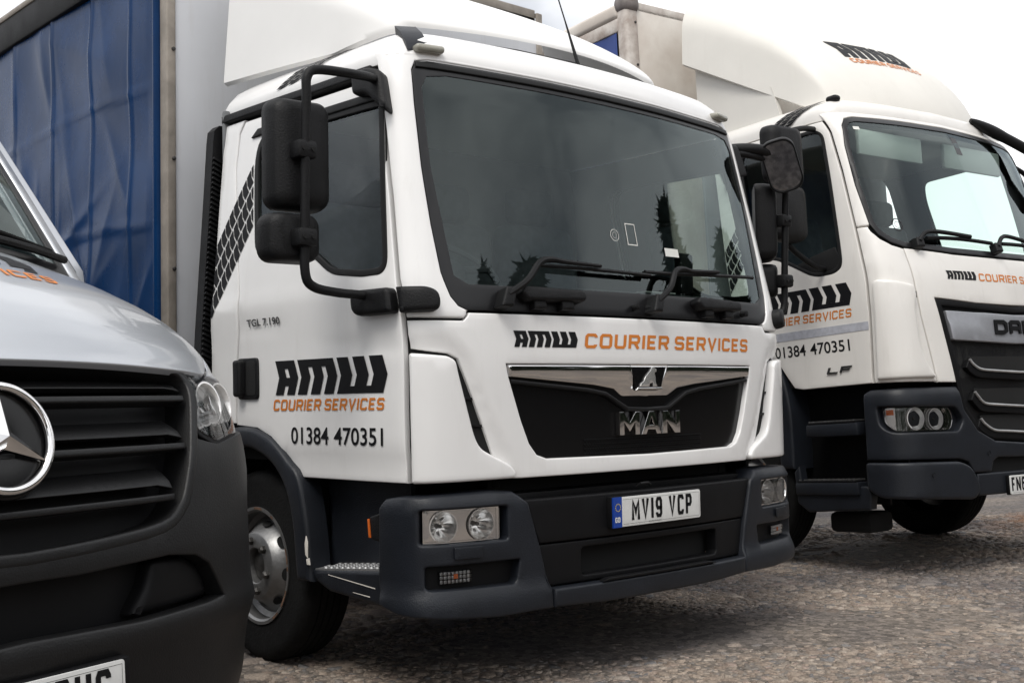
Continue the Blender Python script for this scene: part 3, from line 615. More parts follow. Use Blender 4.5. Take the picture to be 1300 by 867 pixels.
    # interior
    mk('dashboard', *rbox((0, .46, 1.34), (1.90, .46, .26), .07, 3), 'dash', T); seat(T, -.52, .90, 1.12); seat(T, .52, .90, 1.12); seat(T, .02, .96, 1.10); steering(T, (-.52, .60, 1.56), .21)
    mk('dash_paper', *rbox((.42, .36, 1.475), (.20, .14, .004), 0), 'paper', T)
    mk('dash_phone_holder', *rbox((.86, .52, 1.60), (.10, .05, .20), .02), 'plastic', T)
    st = [[(.012*math.cos(a)*k-.03, .012*math.sin(a)*k+1.64) for a in np.linspace(0, 2*math.pi, 24, endpoint=False)] for k in (1,)]
    ri = []
    for r0, r1 in ((.022, .0245), (.011, .0125)):
        A = np.linspace(0, 2*math.pi, 29)
        for a, b in zip(A[:-1], A[1:]): ri.append([(-.09+r0*math.cos(a), 1.665+r0*math.sin(a)), (-.09+r1*math.cos(a), 1.665+r1*math.sin(a)), (-.09+r1*math.cos(b), 1.665+r1*math.sin(b)), (-.09+r0*math.cos(b), 1.665+r0*math.sin(b))])
    decal('licence_disc', ri, S, 'paper', T, off=-.0065)
    decal('window_sticker', [[(-.02, 1.63), (.04, 1.63), (.04, 1.634), (-.02, 1.634)], [(-.02, 1.716), (.04, 1.716), (.04, 1.72), (-.02, 1.72)], [(-.02, 1.634), (-.016, 1.634), (-.016, 1.716), (-.02, 1.716)], [(.036, 1.634), (.04, 1.634), (.04, 1.716), (.036, 1.716)]], S, 'paper', T, off=-.0065)
    decal('window_sticker', [[(.21, 1.60), (.30, 1.60), (.30, 1.635), (.21, 1.635)]], S, 'paper', T, off=-.0065)
    # doors
    for s in (-1, 1):
        mm = (lambda p: p) if s < 0 else mir
        do = [(-1.118, .742), (-1.122, .994), (-1.121, 1.374), (-1.124, 1.743), (-1.136, 2.0), (-1.150, 2.195), (-2.03, 2.195), (-2.075, 2.15), (-2.115, 2.0), (-2.122, 1.463), (-2.175, 1.191), (-2.188, .936), (-2.03, .926), (-1.93, .892), (-1.862, .846), (-1.79, .79), (-1.725, .742)]
        def drel(u, v):
            a = np.abs(u); w = 1/(1+np.exp(-(1.437-v)/.006)); c1 = np.exp(-((v-(1.317-.0*(a-1.2)))/.011)**2)*np.clip((a-1.75)/.2, 0, 1); c2 = np.exp(-((v-1.222)/.010)**2)*np.clip((1.62-a)/.25, 0, 1)
            lo = np.clip((.845-v)/.02, 0, 1); return .006*w-.006*c1-.007*c2-.008*lo*lo*(3-2*lo)
        d = panel('door', mm(do), S, 'white', T, holes=[mm(doorwin)], off=0, thick=.03, bevel=.005, grid=.035, relief=drel)
        panel('window_seal', shrink(mm(doorwin), -.004), S, 'seal', d, holes=[shrink(mm(doorwin), .022)], off=.003, thick=.014, bevel=.004, grid=.05)
        panel('window', shrink(mm(doorwin), .018), S, 'side_glass', d, off=-.008, thick=0, bevel=0, grid=.08)
        panel('top_trim', mm([(-1.15, 2.110), (-1.98, 2.112), (-1.93, 2.145), (-1.15, 2.143)]), S, 'seal', d, off=.010, thick=.02, bevel=.006, grid=.06)
        sp = [(-2.130, .945), (-2.40, .955), (-2.378, 1.331), (-2.307, 1.63), (-2.225, 2.072), (-2.199, 2.205), (-2.036, 2.205), (-2.083, 2.155), (-2.122, 2.0), (-2.130, 1.463), (-2.183, 1.191), (-2.196, .945)]
        sp = [(-2.196, .945)]+sp[1:]
        panel('side_panel', mm(sp), S, 'white', T, off=0, thick=.03, bevel=.005, grid=.035, relief=lambda u, v: .010/(1+np.exp(-(1.437-v)/.008)))
        panel('gutter', mm([(-1.165, 2.214), (-2.205, 2.214), (-2.205, 2.250), (-1.165, 2.250)]), S, 'plastic', T, off=.016, thick=.03, bevel=.008, grid=.06)
        h = panel('door_handle', mm(rnd([(-2.165, 1.205), (-2.165, 1.04), (-2.012, 1.04), (-2.012, 1.205)], .02)), S, 'plastic', d, off=.016, thick=.02, bevel=.005)
        panel('grip', mm(rnd([(-2.155, 1.198), (-2.155, 1.05), (-2.105, 1.05), (-2.105, 1.198)], .015)), S, 'plastic', h, off=.046, thick=.036, bevel=.012)
        panel('latch_recess', mm(rnd([(-2.095, 1.19), (-2.095, 1.055), (-2.025, 1.055), (-2.025, 1.19)], .015)), S, 'void', h, off=.0175, thick=.004, bevel=.001)
    D = [o for o in T.children if o.name.startswith('door')]; door = [o for o in D if o.data and len(o.data.vertices) > 200][0]
    # lettering (x of the print runs from the rear of the door forwards on this side)
    def dx(u_rear, u_front, v0, v1): return lambda x, y: (u_rear+(u_front-u_rear)*x, v0+(v1-v0)*y)
    decal('logo_print', amw(), S, 'ink', door, off=.0085, fx=dx(-1.893, -1.194, 1.054, 1.186))
    words('name_print', 'COURIER SERVICES', S, 'orange', door, .0085, dx(-1.912, -1.216, .994, 1.037), t=.19, gap=.16, slant=.18, sp=.30)
    numbers('phone_print', '01384 470351', S, 'ink', door, .0085, dx(-1.789, -1.218, .868, .932))
    v_, f_ = bfont('TGL 7.190', 1, 1, .01); o = fdecal('model_badge', (v_, f_), S, 'badge_grey', door, dx(-2.078, -1.842, 1.329, 1.359), off=.0095)
    S2 = S; decal('logo_print', amw(), S, 'ink', fp, off=.0015, fx=dx(-.684, -.382, 1.210, 1.269))
    words('name_print', 'COURIER SERVICES', S, 'orange', fp, .0015, dx(-.352, .712, 1.209, 1.265), t=.20, gap=.16, slant=.14, sp=.30)
    # tyre print running up the side and on over the roof edge
    tr = treads(24, .052, .18); orel = lambda u, v: .0025+.010/(1+np.exp(-(1.437-v)/.008))
    for s in (-1, 1):
        pol = []
        for q in tr:
            z = [(-2.45+.704*x-.707*(y-.09), 1.405+.704*x+.707*(y-.09)) for x, y in q]; z = clip(z, (-2.20, 2.10), (-2.371, 1.331)) if True else z
            if len(z) > 2: z = clip(z, (-2.006, 1.50), (-1.975, 2.02))
            if len(z) > 2: pol.append([(s*-u, v) for u, v in z] if s > 0 else z)
        decal('tyre_print', pol, S, 'ink', T, off=orel)
    # grille: black field, chrome bar, letters, mesh
    g = panel('grille', shrink(grille, -.004), S, 'piano', T, off=-.022, thick=.01, bevel=0, grid=.06)
    bar = [(-.716, 1.146), (-.710, 1.104), (-.30, 1.070), (-.19, 1.055), (-.115, 1.012), (-.085, 1.008)]; bar = bar+mir(bar)[::-1]
    bz = lambda u, v: .012*np.cos(np.clip((v-1.075)/.16, -.5, .5)*math.pi)
    cb = panel('chrome_bar', bar, S, 'chrome', g, holes=[[(-.105, 1.143), (-.075, 1.052), (.075, 1.052), (.105, 1.143)]], off=.002, thick=.025, bevel=.006, grid=.02, relief=lambda u, v: -.030*np.clip((1.125-v)/.115, 0, 1)**1.3, smooth=60)
    panel('badge', [(-.103, 1.143), (-.073, 1.054), (.073, 1.054), (.103, 1.143)], S, 'piano', g, off=-.002, thick=.02, bevel=.002, grid=.04)
    lip = [(-.072, 1.060), (.072, 1.060), (.078, 1.050), (-.078, 1.050)]; panel('badge_lip', lip, S, 'chrome', g, off=.004, thick=.01, bevel=.003, grid=.04)
    lion = [(-.058, 1.064), (-.052, 1.076), (-.036, 1.084), (-.028, 1.100), (-.010, 1.116), (.004, 1.126), (.010, 1.138), (.024, 1.142), (.032, 1.134), (.042, 1.130), (.040, 1.122), (.028, 1.118), (.033, 1.100), (.034, 1.080), (.044, 1.064), (.020, 1.064), (.018, 1.080), (-.002, 1.074), (-.006, 1.064)]
    panel('lion_emblem', lion, S, 'lamp_silver', g, off=.004, thick=.006, bevel=.001, grid=.02)
    tm = [(-.70, 1.095), (-.33, 1.060), (-.24, 1.045), (-.12, .986), (0, .982)]; lo = [(p[0], p[1]-.016) for p in tm]; P = tm+mir(tm[:-1])[::-1]; Q = lo+mir(lo[:-1])[::-1]
    panel('grille_swage', P+Q[::-1], S, 'plastic', g, off=-.002, thick=.022, bevel=.006, grid=.03)
    ML = {'M': [[(0, 0), (.22, 0), (.22, .55), (.22, 1), (0, 1)], [(.22, 1), (.22, .55), (.50, .12), (.50, .52)], [(.50, .52), (.50, .12), (.78, .55), (.78, 1)], [(.78, 1), (.78, .55), (.78, 0), (1, 0), (1, 1)]], 'A': [[(0, 0), (.23, 0), (.31, .2), (.69, .2), (.77, 0), (1, 0), (.62, 1), (.38, 1), (.5, .74), (.60, .42), (.40, .42), (.5, .74), (.38, 1)]], 'N': [[(0, 0), (.24, 0), (.24, .55), (.70, 0), (1, 0), (1, 1), (.76, 1), (.76, .45), (.30, 1), (0, 1)]]}
    Mo = [(0, 0), (.22, 0), (.22, .56), (.50, .14), (.78, .56), (.78, 0), (1, 0), (1, 1), (.80, 1), (.50, .54), (.20, 1), (0, 1)]; Ao = [(0, 0), (.23, 0), (.31, .2), (.69, .2), (.77, 0), (1, 0), (.62, 1), (.38, 1)]; Ah = [(.38, .40), (.62, .40), (.50, .74)]
    for pts, hol, x0, w in ((Mo, [], -.178, .112), (Ao, [Ah], -.055, .117), (ML['N'][0], [], .073, .108)):
        fx = lambda p: [(x0+a*w, .878+b*.088) for a, b in p]; panel('badge_letter', fx(pts), S, 'chrome', g, holes=[fx(h) for h in hol], off=.004, thick=.024, bevel=.0015, grid=.05, smooth=30)
    gm = Geo()
    for r_ in range(7):
        for k in range(52):
            u0 = -.345+.0135*k+(.00675 if r_ % 2 else 0); v0 = .815+.0085*r_
            if abs(u0) > .345: continue
            c0 = S.at(u0, v0, -.019); gm.add(rbox(tuple(c0), (.0085, .004, .0034), 0, M=Matrix.Rotation(R(24 if r_ % 2 else -24), 4, 'Y')))
    gm.mk('grille_mesh', 'plastic', g, 0)
    # wipers, grab ledges
    for piv, kn, tip, bl in (((-.728, 1.357), (-.53, 1.520), (.03, 1.512), (-.28, .05)), ((.030, 1.362), (.205, 1.527), (.80, 1.55), (.30, .82))):
        w_ = panel('wiper', rnd([(piv[0]-.03, piv[1]-.012), (piv[0]+.022, piv[1]-.014), (piv[0]+.05, piv[1]+.05), (piv[0]+.005, piv[1]+.058)], .008), S, 'plastic', T, off=.055, thick=.06, bevel=.01)
        pa = [S.at(piv[0]+.01, piv[1]+.03, .045), S.at((piv[0]+kn[0])/2, (piv[1]+kn[1])/2, .055), S.at(kn[0]-.03, kn[1]-.012, .052), S.at(kn[0]+.03, kn[1]+.004, .048), S.at(kn[0]+.10, kn[1]+.0, .045), S.at((kn[0]+tip[0])/2, (kn[1]+tip[1])/2, .040)]
        mk('arm', *tube(crom(pa, 5), [.0125-.005*max(0, k-14)/11 for k in range(26)], 8), 'plastic', w_)
        b0, b1 = (bl[0], np.interp(bl[0], (kn[0], tip[0]), (kn[1], tip[1]))), (bl[1], tip[1])
        n = 14; L0 = [S.at(b0[0]-.28+(b1[0]-b0[0]+.28)*k/n, np.interp(b0[0]-.28+(b1[0]-b0[0]+.28)*k/n, (kn[0], tip[0]), (kn[1]-.012, tip[1]-.010)), .020+.006*math.sin(math.pi*k/n)) for k in range(n+1)]
        mk('blade', *tube(L0, .008, 6), 'plastic', w_)
        mk('rubber', *tube([p+np.array((0, .012, 0)) for p in L0], .003, 5), 'rubber', w_)
    for u0, u1 in ((-.655, -.345), (.305, .635)):
        panel('grab_ledge', rnd([(u0, 1.400), (u0+.03, 1.372), (u1-.01, 1.376), (u1, 1.398), (u1-.01, 1.416), (u0+.02, 1.424)], .012), S, 'plastic', T, off=.045, thick=.05, bevel=.012, grid=.03)
        panel('ledge_foot', [(u0+.06, 1.345), (u0+.12, 1.345), (u0+.12, 1.385), (u0+.06, 1.385)], S, 'plastic', T, off=.03, thick=.04, bevel=.01); panel('ledge_foot', [(u1-.12, 1.345), (u1-.06, 1.345), (u1-.06, 1.385), (u1-.12, 1.385)], S, 'plastic', T, off=.03, thick=.04, bevel=.01)
    for uu in (-.06, .02): mk('washer_jet', *lathe([(0, -.03), (.011, -.028), (.013, 0)], 12, tuple(S.at(uu, 1.372)), 'Y'), 'plastic', T)
    mk('washer_jet', *lathe([(0, -.03), (.013, -.028), (.015, 0)], 12, tuple(S.at(.69, 1.375)), 'Y'), 'plastic', T)
    # roof cap
    us = np.linspace(-2.19, 2.19, 121)
    base = S.p(us, np.full_like(us, 2.283))
    rear = np.array([[x, base[0, 1], 2.283] for x in np.linspace(base[-1, 0], base[0, 0], 24)[1:-1]]); ring0 = np.concatenate([base, rear]); c0 = np.array([0, .86])
    rings = []
    for zz, kx, ky in ((2.253, .996, .996), (2.283, 1.0, 1.0), (2.31, .988, .985), (2.352, .957, .955), (2.388, .905, .905), (2.41, .84, .83), (2.424, .73, .70), (2.432, .55, .52), (2.436, .30, .3), (2.437, .05, .05)):
        r_ = ring0.copy(); r_[:, 0] *= kx; r_[:, 1] = c0[1]+(r_[:, 1]-c0[1])*ky; r_[:, 2] = zz; rings.append(r_)
    mk('cab_roof', *loft(rings), 'white', T, 60)
    # tyre print over the roof edge
    hb = base[:61][::-1]; RS = Fn(lambda u, v: (-np.interp(u, hb[:, 1], -hb[:, 0])*np.interp(v, (0, .03, .08, .145, .215), (1., .988, .957, .905, .84)), u, np.interp(v, (0, .03, .08, .145, .215), (2.283, 2.31, 2.352, 2.388, 2.41))))
    pol = []
    for q in treads(10, .047, .165):
        z = [(1.06-(x*.42+y*1.25), .002+x*.42) for x, y in q]
        if max(p[1] for p in z) < .21 and min(p[1] for p in z) > 0: pol.append(z)
    decal('tyre_print', pol, RS, 'ink', T, off=-.005)
    # roof deflector
    FS = cowl(lambda v: .58+.95*v, lambda v: .74+.27*v**.5, lambda v: np.where(v < .3, 2.480-.060*v/.3, 2.420), lambda v: 2.505+.555*v**.85, lambda v: .05+.16*v, .15); V, F = cowl_mesh(FS)
    mk('roof_deflector', V, F, 'fairing', T, 50)
    mk('deflector_brace', *tube([(-.46, .50, 2.452), (-.25, .455, 2.450), (.05, .43, 2.447), (.35, .45, 2.444), (.5, .49, 2.442)], .011, 8), 'plastic', T)
    mk('deflector_gap_shade', *tube(crom([(-.60, .66, 2.452), (-.40, .56, 2.456), (0, .52, 2.456), (.40, .56, 2.456), (.60, .66, 2.452)], 6), .024, 8), 'void', T)  # black tube added inside the slot to stand in for its shade
    mk('deflector_strip', *loft([[(-.931, .315, 2.30), (-.836, .305, 2.312), (-.836, .315, 2.345), (-.931, .325, 2.334)], [(-.92, .365, 2.35), (-.825, .355, 2.36), (-.825, .365, 2.398), (-.92, .375, 2.388)], [(-.895, .43, 2.375), (-.802, .42, 2.385), (-.802, .43, 2.440), (-.895, .44, 2.428)]]), 'plastic_grey', T)
    for s in (-1, 1): mk('marker_lamp', *rbox(tuple(S.at(s*.925, 2.305, .012)), (.115, .05, .028), .012, 3, Matrix.Rotation(R(s*13), 4, 'Z')), 'lens_grey', T)
    mk('aerial', *tube([(.02, .36, 2.395), (.015, .375, 2.44), (.0, .43, 2.63), (-.04, .55, 3.05)], [.013, .008, .0032, .002], 8), 'plastic', T); 
    # mirrors
    for s in (-1, 1):
        a = bpy.data.objects.new('mirror', None); COL.objects.link(a); a.parent = T; a.empty_display_size = .1
        tb = [(s*1.02, .37, 2.168), (s*1.08, .33, 2.175), (s*1.20, .285, 2.16), (s*1.34, .285, 2.15), (s*1.378, .288, 2.12), (s*1.38, .29, 2.05), (s*1.38, .30, 1.85), (s*1.378, .31, 1.60), (s*1.375, .315, 1.46), (s*1.34, .32, 1.415), (s*1.25, .32, 1.40), (s*1.16, .31, 1.395), (s*1.11, .31, 1.392)]
        mk('mirror_tube', *tube(crom(tb, 5), .0165, 10), 'plastic', a)
        Mr = Matrix.Rotation(R(-4 if s < 0 else 40), 4, 'Z'); hub = Vector((s*1.335, .40, 0))
        def hous(z0, z1, w, d, xo, nm, gl=True):
            rr = []
            for yy, k in ((-.060, .55), (-.052, .82), (-.035, .94), (0, 1.), (.030, 1.0), (.036, .975)):
                rr.append([tuple(hub+Mr @ Vector((s*xo+x*k if True else 0, yy*d/.1, 0))+Vector((0, 0, (z0+z1)/2+z*(k*.5+.5)))) for x, z in rrect(w, z1-z0, .045, 5)])
            mk(nm, *loft([r[::-1] for r in rr]), 'plastic', a, 50)
            if gl: mk('mirror_glass', [tuple(hub+Mr @ Vector((s*xo+x, .0368*d/.1+.0008, 0))+Vector((0, 0, (z0+z1)/2+z))) for x, z in rrect(w-.024, z1-z0-.024, .035, 5)], [tuple(range(24))[::-1]], 'mirror_glass', a, 0)
        hous(1.680, 2.062, .225, .11, .018, 'main_housing'); hous(1.500, 1.668, .205, .11, .050, 'wide_angle_housing')
        for zz in (1.875, 1.578):
            mk('clamp', *rbox((s*1.379, .318, zz), (.075, .075, .062), .012), 'plastic', a)
            for xx in (-.018, .018): mk('screw', *lathe([(.008, 0), (.008, -.004), (0, -.004)], 10, (s*1.379+xx, .2795, zz), 'Y'), 'void', a)
        mm = (lambda p: p) if s < 0 else mir
        panel('upper_bracket', mm(rnd([(-1.10, 2.205), (-1.16, 2.225), (-1.235, 2.215), (-1.235, 2.135), (-1.16, 2.125), (-1.10, 2.05), (-1.085, 2.05)], .02)), S, 'plastic', a, off=.055, thick=.06, bevel=.02, grid=.03)
        panel('lower_bracket', mm(rnd([(-1.124, 1.415), (-1.29, 1.418), (-1.325, 1.40), (-1.33, 1.345), (-1.30, 1.325), (-1.124, 1.325)], .02)), S, 'plastic', a, off=.055, thick=.07, bevel=.02, grid=.03)
        panel('hinge_cover', mm(rnd([(-1.108, 1.415), (-1.02, 1.41), (-.985, 1.392), (-.985, 1.345), (-1.0, 1.328), (-1.108, 1.325)], [.005, .02, .03, .03, .02, .005])), S, 'plastic', a, off=.045, thick=.05, bevel=.018, grid=.03)
    # kerb-view mirror on the passenger side
    kb = bpy.data.objects.new('kerb_mirror', None); COL.objects.link(kb); kb.parent = T; kb.empty_display_size = .1
    mk('arm', *tube(crom([(.98, .42, 2.18), (1.06, .36, 2.20), (1.15, .29, 2.20), (1.24, .25, 2.18)], 5), .026, 10), 'plastic', kb)
    cM = Matrix.Translation((1.26, .225, 2.125)) @ Vector((0, 0, 1)).rotation_difference(Vector((-.70, -.52, -.48))).to_matrix().to_4x4() @ Matrix.Rotation(R(-38), 4, 'Z')
    rr = [[(x*k, y*k, z) for x, y in rrect(.165, .27, .06, 6)] for z, k in ((-.07, .6), (-.055, .85), (-.02, .98), (.012, 1.0), (.016, .985), (.016, .93), (.008, .90))]
    Geo().add(loft(rr, cap=True), cM).mk('kerb_housing', 'plastic', kb, 50)
    Geo().add(([(x*.90, y*.90, .0095) for x, y in rrect(.165, .27, .06, 6)], [tuple(range(28))]), cM).mk('mirror_glass', 'mirror_glass', kb, 0)
    # bumper
    bo = [(-1.23, .655), (-1.205, .688), (-1.15, .697), (-.80, .706), (-.71, .698), (-.655, .655), (-.60, .48), (-.566, .345), (-.562, .279), (-.80, .274), (-1.0, .287), (-1.13, .303), (-1.21, .33), (-1.235, .40)]
    hl = rnd([(-1.070, .535), (-.745, .535), (-.745, .652), (-1.070, .652)], .012); fo = rnd([(-1.055, .382), (-.712, .378), (-.695, .462), (-1.055, .462)], [.02, .02, .01, .01])
    def brel(u, v): a = np.abs(u); lo = np.clip((.385-v)/.05, 0, 1); lo = lo*lo*(3-2*lo); t = np.clip((v-.655)/.05, 0, 1); return .02*lo-.03*t*t+.0
    for s in (-1, 1):
        mm = (lambda p: p) if s < 0 else mir
        b = panel('bumper_corner', mm(bo), S, 'plastic_grey', T, holes=[mm(hl), mm(fo)], off=.028, thick=.085, bevel=.009, grid=.03, relief=brel)
        panel('lamp_recess', mm([(-1.085, .525), (-.735, .525), (-.735, .662), (-1.085, .662)]), S, 'void', b, off=-.055, thick=.005, bevel=0, grid=.05)
        headlamp(T, Fn(lambda u, v: tuple((MAN.p(u, v)+MAN.n(u, v)*.012).T) if np.ndim(u) == 1 else tuple(np.moveaxis(MAN.p(u, v)+MAN.n(u, v)*.012, -1, 0))), *(sorted((s*1.058, s*.772))), .541, .645, [(s*.990, .593, .0505), (s*.842, .593, .0505)], depth=.07)
        panel('fog_recess', mm([(-1.07, .37), (-.69, .37), (-.68, .472), (-1.07, .472)]), S, 'bumper_dark', b, off=-.018, thick=.005, bevel=0, grid=.05)
        ind = panel('indicator', mm([(-1.005, .398), (-.885, .398), (-.885, .440), (-1.005, .440)]), S, 'lamp_glass', b, off=.004, thick=.02, bevel=.002, grid=.03)
        g2 = Geo()
        for k in range(8):
            for j in range(3): g2.add(rbox(tuple(S.at(s*(-.998+.015*k)*-1, .405+.014*j, -.006)), (.0125, .006, .012), .003))
        g2.mk('prism_lens', 'alu', ind); panel('bulb', mm([(-.952, .414), (-.936, .414), (-.936, .430), (-.952, .430)]), S, 'amber', ind, off=-.001, thick=.004, bevel=0)
        panel('cover_flap', mm(rnd([(-.965, .484), (-.860, .482), (-.855, .522), (-.965, .524)], .006)), S, 'plastic_grey', b, off=.0375, thick=.004, bevel=.002)
        # side below the door: skirt, step, repeater lamp
        panel('step_recess', mm([(-1.205, .31), (-1.69, .36), (-1.70, .75), (-1.205, .75)]), S, 'plastic_grey', T, off=-.10, thick=.02, bevel=0, grid=.06)
        panel('skirt', mm([(-1.215, .312), (-1.55, .335), (-1.645, .37), (-1.655, .405), (-1.215, .440)]), S, 'plastic_grey', T, off=.012, thick=.10, bevel=.015, grid=.04)
        panel('side_repeater', mm(rnd([(-1.236, .535), (-1.295, .54), (-1.305, .62), (-1.236, .638)], .01)), S, 'plastic', T, off=.012, thick=.10, bevel=.008); panel('repeater_lens', mm([(-1.298, .548), (-1.306, .548), (-1.312, .612), (-1.303, .614)]), S, 'amber', T, off=.014, thick=.05, bevel=.002)
        stp = bpy.data.objects.new('step', None); COL.objects.link(stp); stp.parent = T; stp.empty_display_size = .1
        a0, a1 = S.at(s*1.23, .445, .006), S.at(s*1.64, .410, .006); b0, b1 = S.at(s*1.23, .450, -.10), S.at(s*1.64, .415, -.10)
        mk('tread', [tuple(a0), tuple(a1), tuple(b1), tuple(b0)]+[tuple(p-np.array((0, 0, .03))) for p in (a0, a1, b1, b0)], [(0, 3, 2, 1), (0, 1, 5, 4), (1, 2, 6, 5), (2, 3, 7, 6), (3, 0, 4, 7), (4, 5, 6, 7)] if s < 0 else [(0, 1, 2, 3), (0, 4, 5, 1), (1, 5, 6, 2), (2, 6, 7, 3), (3, 7, 4, 0), (4, 7, 6, 5)], 'alu', stp, 0)
        g2 = Geo()
        for i in range(11):
            for j in range(4):
                t1, t2 = (i+.5+.5*(j % 2))/12, (j+.5)/4.2; p = (a0*(1-t1)+a1*t1)*(1-t2)+(b0*(1-t1)+b1*t1)*t2; g2.add(lathe([(.011, 0), (.009, .006), (.005, .007), (.004, .001), (0, .001)], 10, tuple(p), 'Z'))
        g2.mk('grip_studs', 'alu', stp)
        # arch
        ao = [(-1.645, .36), (-1.650, .412), (-1.674, .585), (-1.723, .745), (-1.79, .80), (-1.854, .848), (-1.93, .893), (-2.02, .922), (-2.10, .930), (-2.20, .926), (-2.30, .90), (-2.40, .85), (-2.49, .76), (-2.54, .62), (-2.56, .45)]
        ai = [(-2.47, .45), (-2.45, .62), (-2.41, .71), (-2.33, .79), (-2.24, .835), (-2.14, .85), (-2.05, .845), (-1.96, .82), (-1.88, .775), (-1.81, .70), (-1.765, .585), (-1.745, .45), (-1.735, .36)]
        panel('wheel_arch', mm(crom(ao, 3).tolist()+crom(ai, 3).tolist()), S, 'plastic_grey', T, off=.030, thick=.10, bevel=.02, grid=.04)
        ln = [(-1.76, .40), (-1.79, .60), (-1.86, .75), (-1.97, .85), (-2.10, .885), (-2.24, .865), (-2.36, .78), (-2.45, .62), (-2.48, .42)]
        rg = [[tuple(S.at(s*-u if s > 0 else u, v, -.03)) for u, v in ln], [(p[0]-s*.38, p[1], p[2]) for p in [tuple(S.at(s*-u if s > 0 else u, v, -.03)) for u, v in ln]]]
        mk('arch_liner', *loft(rg, cap=False, closed=False), 'void', T, 60)
        wheel(T, s*.965, 1.165, .374, .38, .215, .222, s)
        wheel(T, s*.93, 5.2, .374, .38, .21, .222, s, rear=True)
    panel('scuff_mark', [(-1.655, .45), (-1.668, .46), (-1.672, .50), (-1.664, .53), (-1.655, .51)], S, 'scuff', T, off=.032, thick=.004, bevel=.001); panel('scuff_mark', [(-1.64, .425), (-1.655, .425), (-1.66, .445), (-1.645, .45)], S, 'scuff', T, off=.034, thick=.006, bevel=.001)
    decal('scratch', [[(-1.27, .372), (-1.55, .395), (-1.55, .3975), (-1.27, .376)], [(-1.30, .340), (-1.40, .347), (-1.40, .349), (-1.30, .344)]], S, 'scuff', T, off=.0135)
    bc = [(-.655, .672), (.655, .672), (.60, .50), (.566, .345), (-.566, .345), (-.60, .50)]
    panel('bumper_centre', [(-.665, .665), (.665, .665), (.598, .505), (-.598, .505)], S, 'bumper_dark', T, off=.015, thick=.05, bevel=.008, grid=.05)
    lg = [(-.598, .500), (.598, .500), (.57, .350), (-.57, .350)]; panel('lower_grille', lg, S, 'bumper_dark', T, holes=[rnd([(-.40, .475), (.40, .475), (.40, .372), (-.40, .372)], .02)], off=.010, thick=.05, bevel=.006, grid=.05); panel('grille_back', [(-.42, .49), (.42, .49), (.42, .36), (-.42, .36)], S, 'void', T, off=-.06, thick=.005, bevel=0, grid=.06)
    panel('bumper_lip', [(-.560, .345), (.560, .345), (.560, .279), (.3, .270), (-.3, .270), (-.560, .279)], S, 'plastic_grey', T, off=.050, thick=.10, bevel=.012, grid=.05); panel('lip_insert', rnd([(-.30, .357), (.30, .357), (.33, .347), (-.33, .347)], .003), S, 'bumper_dark', T, off=.054, thick=.03, bevel=.003, grid=.05)
    mk('bumper_shelf', *rbox((0, .17, .66), (1.9, .16, .05), .01), 'bumper_dark', T); mk('radiator_front', *rbox((0, .20, .60), (1.4, .05, .5), .01), 'void', T); mk('tow_eye', *tube([(-.07, .02, .675), (-.065, .0, .688), (-.03, -.005, .69), (.0, .01, .68)], .006, 8), 'plastic', T)
    for s in (-1, 1): mk('inner_wing', *rbox((s*.66, .62, .62), (.04, .9, .42), .01), 'void', T)
    PF = Flat((0, -.038, 0), (1, 0, 0), (0, 0, 1)); plate(T, PF, -.008, .592, .512, .111, 'MV19 VCP', .079, .0, sub='NE PLATES LTD NEWPORT'); mk('plate_holder', *rbox((-.008, -.014, .592), (.52, .036, .118), .004), 'bumper_dark', T)
    # snorkel behind the cab
    sn = bpy.data.objects.new('air_intake', None); COL.objects.link(sn); sn.parent = T; sn.empty_display_size = .1
    mk('duct', *loft([[(x0, 1.475, z), (x1, 1.475, z), (x1, 1.535, z), (x0, 1.535, z)] for z, x0, x1 in ((.95, -1.172, -1.09), (1.33, -1.150, -1.075), (1.9, -1.108, -1.035), (2.14, -1.092, -1.02), (2.19, -1.086, -1.02), (2.215, -1.062, -1.02))]), 'plastic', sn, 30)
    for k in range(52):
        z = 1.05+k*.0215; x0 = np.interp(z, (.95, 1.33, 1.9, 2.14), (-1.172, -1.150, -1.108, -1.092))-.004; x1 = np.interp(z, (.95, 1.33, 1.9), (-1.09, -1.075, -1.035))
        mk('louvre', *rbox(((x0*.5+x1*.5)-.004, 1.470, z), (x1-x0-.016, .018, .009), 0, M=Matrix.Rotation(R(24), 4, 'Y')), 'plastic', sn, 0) if k < 48 else None
    # body
    box_body(T, 1.155, 1.75, 7.6, .98, 3.235, 'box_wall', 'alu_post', pw=.045, cx=-.018, nr=5)
    x0 = -.018-1.155; curtain(T, x0+.012, -1, 1.83, 7.5, .98, 3.04, 'curtain', [2.12, 2.56, 3.05, 3.6, 4.3, 5.2], 5); curtain(T, -.018+1.143, 1, 1.83, 7.5, .98, 3.04, 'curtain', [2.12, 2.56, 3.05, 3.6, 4.3, 5.2], 6)
    for s in (-1, 1): mk('top_rail', *rbox((-.018+s*1.15, 4.68, 3.12), (.05, 5.75, .17), .012), 'plastic', T); mk('pelmet', *rbox((-.018+s*1.168, 4.68, 3.215), (.03, 5.75, .035), .01), 'alu_post', T); mk('curtain_pole', *tube([(-.018+s*1.158, 1.825, 1.0), (-.018+s*1.158, 1.825, 3.03)], .022, 10), 'curtain', T)
    chassis(T, .5, 7.4, .68)
    return T
build_man()
